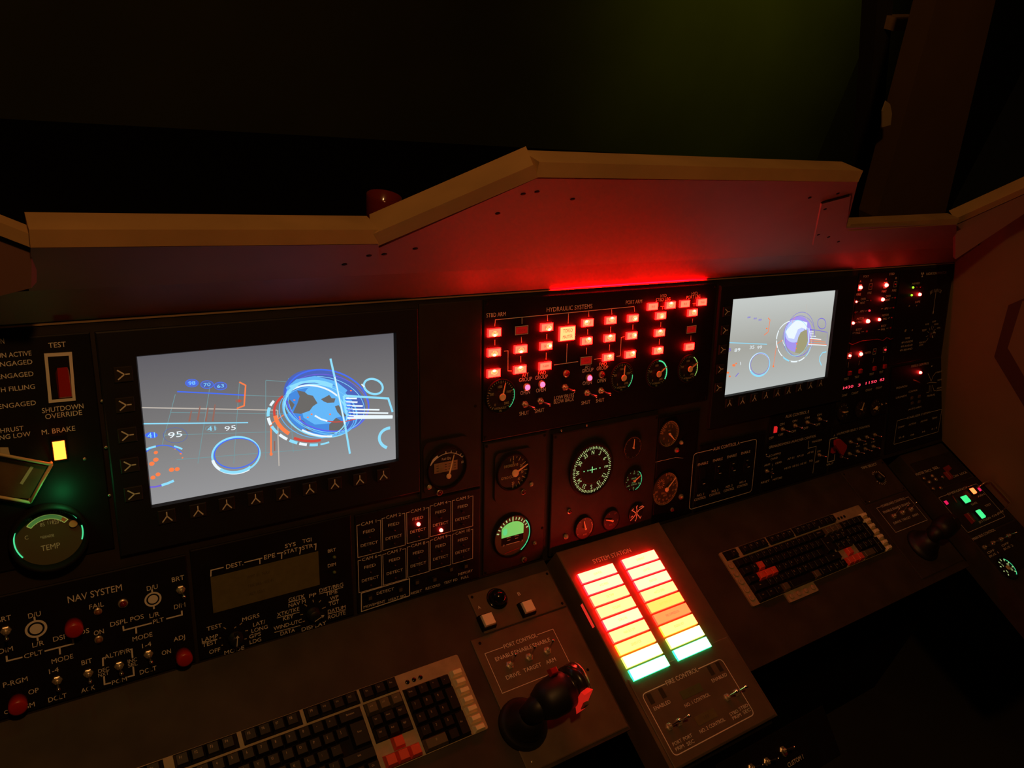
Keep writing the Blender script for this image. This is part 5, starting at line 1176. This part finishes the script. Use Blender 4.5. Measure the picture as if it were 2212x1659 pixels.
for q, m in (([(938, 1122), (1080, 1058), (1104, 1112), (964, 1182)], LCDG), ([(1045, 1300), (1176, 1234), (1202, 1290), (1070, 1375)], LCD)):
    P_ = [p.p(*a) for a in q]; x0 = (P_[0][0] + P_[3][0]) / 2; x1 = (P_[1][0] + P_[2][0]) / 2; y1 = (P_[0][1] + P_[1][1]) / 2; y0 = (P_[2][1] + P_[3][1]) / 2
    b = MB(); b.box((x0 + x1) / 2, (y0 + y1) / 2, p.th, p.th + .6, x1 - x0, y1 - y0); o = b.build('display', m, p.root)
    b = MB(); b.ctext('0 0 0' if m is LCD else '2 1 0', (x0 + x1) / 2, (y0 + y1) / 2, 5, p.th + .8); b.build('display_text', mat('lcd_ink', (.075, .062, .03)), o)
for x, y in ((735, 1172), (818, 1132), (1158, 972), (1218, 946)):
    b = MB(); b.box(0, 0, 0, .5, 9, 17); b.build('dark_window', mat('window_olive', (.045, .04, .02), .3), p.root, (*p.p(x, y), p.th))
for x, y in ((862, 1372), (930, 1340), (1270, 1165), (1335, 1132)): p.toggle(x, y, .5, .0, 1.1)
p.done()


# ---------------- keyboards
def key_mesh(wd, ht, m, hgt=8.5, inset=2.2, name='key'):
    b = MB(); b.box(0, 0, 0, hgt, wd, ht, (wd - 2 * inset, ht - 2 * inset - .6), ch=.5); return b.mesh(name, [m])


KM = {}


def kmesh(wd, ht, m, **kw):
    k = (round(wd, 1), round(ht, 1), m.name)
    if k not in KM: KM[k] = key_mesh(wd, ht, m, **kw)
    return KM[k]


def keyboard(label, u0, v0):
    """u0, v0: plane position of the top left corner in mm"""
    root = bpy.data.objects.new('keyboard', None); COL.objects.link(root); root.matrix_world = DSK.matrix(u0 + 240, v0 - 60, 0); tag(root, label, 'keyboard', 'keyboards let into the desk slabs')
    W, H = 479, 120
    b = MB(); b.prism(rounded([(-W / 2, -H / 2), (W / 2, -H / 2), (W / 2, H / 2), (-W / 2, H / 2)], 4, 3), 0, 3)
    b.prism(rounded([(-145, -H / 2 - 20), (-52, -H / 2 - 20), (-52, -H / 2 + 3), (-145, -H / 2 + 3)], 3, 2), 0, 3.4)
    b.build('case', BEIGE, root)
    X = lambda x: x - W / 2; Y = lambda y: y + H / 2
    b = MB()
    def well(x0, x1, y0, y1): b.prism([(X(x0), Y(y0)), (X(x1), Y(y0)), (X(x1), Y(y1)), (X(x0), Y(y1))], 3, 3.4)
    well(21, 306, -119, -23.5); well(311, 370, -81, -23.5); well(318, 368, -119, -100); well(374, 450, -119, -23.5); well(9, 46, -21, -1)
    for a in (58, 144, 229): well(a, a + 80, -20.5, -.5)
    well(313, 370, -20.5, -.5); b.build('key_well', BODY, root)
    t = MB(); n = [0]

    def key(x, y, wd=18.4, ht=18.4, m=KEYM, legend='', name='key', hgt=9):
        obj(name, kmesh(wd, ht, m), root, (X(x), Y(y), 3.4))
        if legend: t.ctext(legend, X(x) - (0 if wd > 20 else 1.6), Y(y) + 1.8, 3.4 if len(legend) < 3 else 2.4, 3.4 + 8.7)
    for i, x in enumerate([67, 86, 105, 124, 153, 172, 191, 210, 239, 258, 277, 296]): key(x, -10.5, legend='F%d' % (i + 1))
    key(33, -10.5, legend='Esc')
    for i, x in enumerate((322, 341, 360)): key(x, -10.5, legend=('Prt', 'Scr', 'Pau')[i])
    x0 = 21
    for i, c in enumerate("`1234567890-="): key(x0 + 9.5 + 19 * i, -33, legend=c)
    key(x0 + 247 + 19, -33, 36, legend='Backspace')
    key(x0 + 13, -52, 26, legend='Tab')
    for i, c in enumerate('QWERTYUIOP[]'): key(x0 + 38 + 19 * i, -52, legend=c, m=REDK if c == 'W' else KEYM, name='red_key' if c == 'W' else 'key')
    key(x0 + 271, -60, 26, 36, legend='Enter')
    key(x0 + 16, -71, 32, legend='Caps')
    for i, c in enumerate("ASDFGHJKL;'#"[:11]): r = c in 'ASD'; key(x0 + 43 + 19 * i, -71, legend=c, m=REDK if r else KEYM, name='red_key' if r else 'key')
    key(x0 + 21, -90, 42, legend='Shift')
    for i, c in enumerate('ZXCVBNM,./'): key(x0 + 53 + 19 * i, -90, legend=c)
    key(x0 + 260, -90, 50, legend='Shift')
    for x, wd, l_ in ((12, 23, 'Ctrl'), (36, 22, 'Win'), (60, 22, 'Alt'), (208, 22, 'Alt'), (232, 22, 'Fn'), (254, 19, 'Men'), (275, 20, 'Ctl')): key(x0 + x, -109, wd, legend=l_)
    key(x0 + 135, -109, 76); key(x0 + 84, -109, 19, m=KEYG, name='grey_key'); key(x0 + 185, -109, 19, m=KEYG, name='grey_key')
    for r, row in enumerate((('x14', 'x15', 'x16'), ('Ins', 'Hom', 'PgU'), ('Del', 'End', 'PgD'))):
        for i, l_ in enumerate(row): key(321 + 19 * i, -33 - 19 * r, legend=l_, m=KEYG if r == 0 else KEYM, name='grey_key' if r == 0 else 'key')
    for x, y in ((341, -90), (322, -109), (341, -109), (360, -109)): key(x, y, m=REDK, name='arrow_key')
    for r in range(5):
        for i in range(4):
            if (i == 3 and r in (2, 4)) or (r == 4 and i == 1): continue
            c = [['Num', '/', '*', '-'], ['7', '8', '9', '+'], ['4', '5', '6', ''], ['1', '2', '3', 'Ent'], ['0', '', '.', '']][r][i]
            tall = i == 3 and r in (1, 3); wide = r == 4 and i == 0
            key(383.5 + 19 * i + (9.5 if wide else 0), -33 - 19 * r - (9.5 if tall else 0), 37 if wide else 18.4, 37 if tall else 18.4, legend=c, m=KEYG if wide else KEYM, name='grey_key' if wide else 'key')
    for i in range(7): obj('side_key', kmesh(19, 11.5, BEIGEKEY, name='side_key'), root, (X(464), Y(-27 - 14.6 * i), 3))
    for i in range(3):
        b = MB(); b.smooth = True; b.lathe([(3.4, 0), (3.4, .8), (2.4, 1.4), (.001, 1.4)], 14); b.build('status_lamp', RUBBERG, root, (X(386 + i * 11), Y(-14.5), 3))
    for i in range(5):
        b = MB(); b.smooth = True; b.lathe([(6.6, 0), (6.6, 1.6), (5.2, 2.6), (3.5, 1.8), (.001, 1.8)], 18); b.build('media_button', BEIGE, root, (X(10), Y(-32 - 18 * i), 3))
    for i in range(4):
        b = MB(); b.smooth = True; b.lathe([(5.6, 0), (5.6, 1.4), (4.4, 2.2), (.001, 2.2)], 16); b.build('media_button', BEIGE, root, (-132 + 23 * i, -H / 2 - 10, 3.4))
    t.build('key_legends', INK2, root)
    return root


ou = DSK.hit(986, 1415); keyboard('beige-framed black keyboard in the left desk slab, near the PORT CONTROL panel', ou[0] - 479, ou[1])
ou = DSK.hit(1550, 1197); keyboard('black and beige keyboard with red letter and arrow keys in the right desk slab', ou[0], ou[1])


# ---------------- hand controllers
def grip_controller(label, px, ax):
    u, v = DSK.hit(*px); root = bpy.data.objects.new('hand_controller', None); COL.objects.link(root); root.matrix_world = DSK.matrix(u, v, 2.5); root.rotation_mode = 'XYZ'
    tag(root, label, 'hand controller', 'hand controllers on the desk')
    b = MB(); b.smooth = True; b.lathe([(40, 0), (40, 4), (36, 9), (30, 12), (31, 17), (25, 21), (26, 26), (19, 30), (18, 36), (.001, 36)], 28); b.build('rubber_boot', RUBBER, root)
    return root


hc = grip_controller('black sideways twist grip with a bright red button on the PORT CONTROL panel', (1128, 1566), 0)
b = MB(); b.smooth = True
b.tube([(-2, 2, 28), (8, 6, 46), (24, 8, 52)], [17, 19, 20], 20)
b.tube([(10, 6, 50), (24, 8, 54), (46, 11, 56), (62, 13, 57)], [22, 29, 31, 29], 28); b.build('grip', RUBBER, hc)
b = MB(); b.smooth = True; b.tube([(62, 13, 57), (70, 14, 57)], [24, 24], 28); b.tube([(70, 14, 57), (86, 16, 57)], [31, 31], 30)
b.build('grip_head', mat('head_black', (.02, .017, .014), .25), hc)
b = MB(); b.smooth = True
P_ = [(86 + .5, 16 + 30 * math.cos(t), 57 + 30 * math.sin(t)) for t in [i * PI / 10 for i in range(-2, 12)]]
b.tube(P_, 1.6, 8); b.build('grip_ring', mat('ring_steel', (.45, .35, .25), .3, .9), hc)
b = MB(); b.add([(66, -10, 58), (80, -7.5, 58), (80, -2, 86), (66, -4.5, 86), (64, -25, 50), (82, -22.5, 50), (84, -8.5, 92), (66, -11.5, 92)], [(0, 1, 2, 3), (7, 6, 5, 4), (0, 4, 5, 1), (1, 5, 6, 2), (2, 6, 7, 3), (3, 7, 4, 0)])
b.build('red_button', mat('button_bright_red', (.8, .03, .015), .35, emit=(.8, .02, .01), strength=.5), hc)
b = MB(); b.box(44, 40, 72, 82, 14, 12, (12, 9), ch=1); b.build('red_switch', REDP, hc)
b = MB(); b.box(74, -20, 58, 74, 8, 6, (7, 5)); b.build('thumb_switch', mat('thumb_grey', (.10, .08, .05), .4), hc)

hc = grip_controller('black hand controller lying in the dark at the right end of the right desk slab', (1990, 1180), 0)
b = MB(); b.smooth = True; b.tube([(-2, 2, 28), (8, 6, 44), (24, 8, 50)], [15, 17, 18], 16); b.tube([(10, 6, 48), (24, 8, 52), (46, 11, 54), (66, 13, 55)], [19, 25, 26, 24], 22); b.build('grip', RUBBER, hc)
b = MB(); b.box(48, 14, 76, 84, 10, 8, ch=1); b.build('thumb_switch', RUBBERG, hc)

# ---------------- panels at the right end of the right desk
p = Panel('tuning_panel', 'dark desk panel with a toothed pointer dial beside the right keyboard', 'control panel', DSK, (1020, -8), (1195, -100), (1840, 960, 5.186), th=2.5, matl=DESKM)
p.T('TIME SELECT', 108, 270, 278, 215, 6.2)
c = p.p(305, 375)
b = MB(); b.smooth = True; b.lathe([(12, 0), (12, 6), (10, 12), (.001, 12)], 22); o = b.build('rotary_knob', RUBBER, p.root, (*c, p.th))
b = MB(); b.line([(-4, 12), (3, -6)], 3.5, 12.3); b.build('knob_marking', INK2, o)
for i in range(14): r = math.radians(-40 + i * 22); p.let.line([(c[0] + 16 * math.sin(r), c[1] + 16 * math.cos(r)), (c[0] + 20.5 * math.sin(r), c[1] + 20.5 * math.cos(r))], 1.6, p.th + .3)
p.corner_screws(6); p.done()
p = Panel('starboard_panel', 'dark desk panel titled STARBOARD CONTROL with three toggles, right of the second keyboard', 'control panel', DSK, (1015, -104), (1195, -300), (1840, 960, 5.186), th=2.5, matl=DESKM)
framed(p, [(280, 720), (632, 582), (845, 848), (492, 985)], 'STARBOARD CONTROL', (330, 696, 590, 596), 0, 0, .9, 5.6)
p.T('ENABLE ENABLE ENABLE', 355, 765, 648, 652, 5.6); p.T('DRIVE', 468, 884, 550, 856, 5.6); p.T('TARGET', 562, 850, 656, 812, 5.6); p.T('ARM', 678, 806, 738, 778, 5.6)
for x, y in ((465, 808), (560, 770), (655, 735)): p.toggle(x, y, .2, -.3, 1.1)
p.screw(198, 643); p.done()

# ---------------- side console against the brown wall
sp = [DSK.world(1290, -6, -8), DSK.world(1290, -560, -8), DSK.world(1554, -560, -8), DSK.world(1496, -6, -8)]
world_prism('side_console', sp, DSK.n * -.06, DESKM, 'narrow dark console running along the foot of the brown wall', 'console')
SID = Plane(DSK.world(0, 0, -8), XA, DSK.ey)
CL = (1840, 960, 5.186)
p = Panel('tracking_panel', 'upper panel of the side console with small round buttons and a red guarded switch', 'control panel', SID, (1300, -36), (1498, -120), CL, th=2.5, matl=PLATE2)
p.T('MASTER TRACK', 715, 338, 895, 285, 7); p.T('SEL', 910, 275, 972, 250, 7); p.T('SCAN', 1115, 368, 1192, 346, 5.5); p.T('LOCK', 1210, 332, 1290, 312, 5.5)
for x, y, m in ((800, 388, BRASS), (892, 360, STEEL), (930, 398, STEEL), (860, 430, STEEL), (902, 502, BRASS), (985, 495, BRASS), (1005, 372, CHROME)):
    b = MB(); b.smooth = True; b.lathe([(4.6, 0), (4.6, 4), (3.2, 6), (.001, 6)], 16); b.build('push_button', m, p.root, (*p.p(x, y), p.th))
b = MB(); b.box(0, 0, 0, 8, 16, 24, (12, 20), ch=1); b.box(10, 16, 0, 16, 6, 16, (5, 12)); b.build('guarded_switch', mat('guard_dim_red', (.25, .03, .025), .35), p.root, (*p.p(1075, 352), p.th)); p.done()
p = Panel('armament_panel', 'middle panel of the side console with two glowing green buttons and red lamps', 'control panel', SID, (1300, -124), (1512, -262), CL, th=2.5, matl=PLATE2)
framed(p, [(965, 605), (1385, 440), (1725, 800), (1310, 990)], 'EMERGENCY', (1070, 552, 1285, 470), 0, 4, 1.0, 5.5)
for x, y, wd, ht, m, l_ in ((1278, 612, 27, 20, glow('green_key_lit', (.06, 1.0, .30), 1.0), 'button glowing green'), (1445, 778, 19, 24, MATS['green_key_lit'], 'button glowing green'), (1360, 520, 15, 17, glow('red_key_hot', (6, .5, .12), 1), 'lamp glowing orange-white'), (1430, 505, 6, 10, glow('red_key_dim', (.75, .01, .09), 1), 'dim red lamp'), (1057, 652, 8, 11, MATS['red_key_dim'], 'dim red lamp')):
    b = MB(); b.box(0, 0, 0, 4, wd + 2, ht + 2); b.mat = 1; b.box(0, 0, 4, 8, wd, ht, (wd * .7, ht * .8)); b.build('lit_button', [BODY, m], p.root, (*p.p(x, y, 5), p.th))['label'] = l_
b = MB(); b.tube([(*p.p(1110, 590, 4), p.th + 10), (*p.p(1160, 668, 4), p.th + 10)], 1.3, 6); b.build('guard_bar', mat('bar_tan', (.4, .15, .08), .4, .5), p.root)
b = MB(); A = p.p(1320, 745, 6); C = p.p(1340, 900, 6); b.box((A[0] + C[0]) / 2, (A[1] + C[1]) / 2, 0, 10, 10, abs(A[1] - C[1]) * .9, (8, abs(A[1] - C[1]) * .8), ch=1); b.build('guarded_switch', mat('guard_dim_red', (.25, .03, .025)), p.root, (0, 0, p.th))
for t, x0, y0, x1, y1 in (('ARM', 1405, 582, 1488, 560), ('SAFE', 1335, 672, 1405, 655), ('JETTISON', 1420, 872, 1555, 822), ('ON', 1570, 810, 1640, 780), ('OFF', 1635, 775, 1700, 745), ('TEST', 1490, 692, 1560, 668)): p.T(t, x0, y0, x1, y1, 5)
p.done()
q = [p.p(1495, 425, 26), p.p(1530, 412, 26), p.p(1570, 428, 26), p.p(1780, 650, 26)]
b = MB(); q = [Vector((*a, 29)) for a in q]
b.tube([q[0] - Vector((8, 0, 26)), q[0], q[1], q[2], q[3], q[3] - Vector((4, 6, 28))], 2.0, 10)
b.build('grab_rail', mat('rail_tan', (.6, .42, .25), .3, .8), p.root)
p = Panel('bus_panel', 'lower panel of the side console with a row of metal toggles', 'control panel', SID, (1300, -266), (1520, -372), CL, th=2.5, matl=PLATE2)
p.T('MAIN BUS CONTROL', 1355, 1068, 1598, 950, 6.5)
for x, y in ((1480, 1150), (1575, 1100), (1665, 1060), (1750, 1020)): p.toggle(x, y + 8, .2, .2, 1)
for t, x0, y0, x1, y1 in (('OFF', 1520, 1220, 1595, 1180), ('BUS 1', 1540, 1258, 1640, 1210), ('OFF', 1680, 1140, 1755, 1100), ('BUS 2', 1700, 1175, 1805, 1130)): p.T(t, x0, y0, x1, y1, 5)
p.done()
gauge('gauge', 'green-lit round gauge at the lower end of the side console', SID, (2176, 1227), 26, th=3, h=2, marks=G_MARK, bw=4, ticks=((-130, 130, 9, .74, .96, 2.4),), nums=(('0', -120, .5), ('5', -40, .5), ('10', 60, .52), ('15', 120, .5)), numh=.26, edge=((30, 150, .08, G_EDGE),), needle=(-60, .3, 2, 6, 4), group=None)

# ---------------- toggles on the lower front under the block
LOW = Plane(DSK.world(0, -404, -62), XA, Vector((0, .80, .60)))
u0, v0 = LOW.hit(1660, 1620)
p = Panel('lower_panel', 'dim black panel below the centre block with three metal toggles', 'control panel', LOW, (u0 - 130, v0 + 22), (u0 + 170, v0 - 70), (1600, 1560, 11.06), th=3, matl=PLATE)
for x, y in ((985, 670), (600, 940), (230, 1090)): p.toggle(x, y, .3, -.2, 1.2)
p.T('CUSTOM 1', 1120, 1020, 1490, 830, 7.5); p.led(1040, 745, REDDIM, 4); p.done()
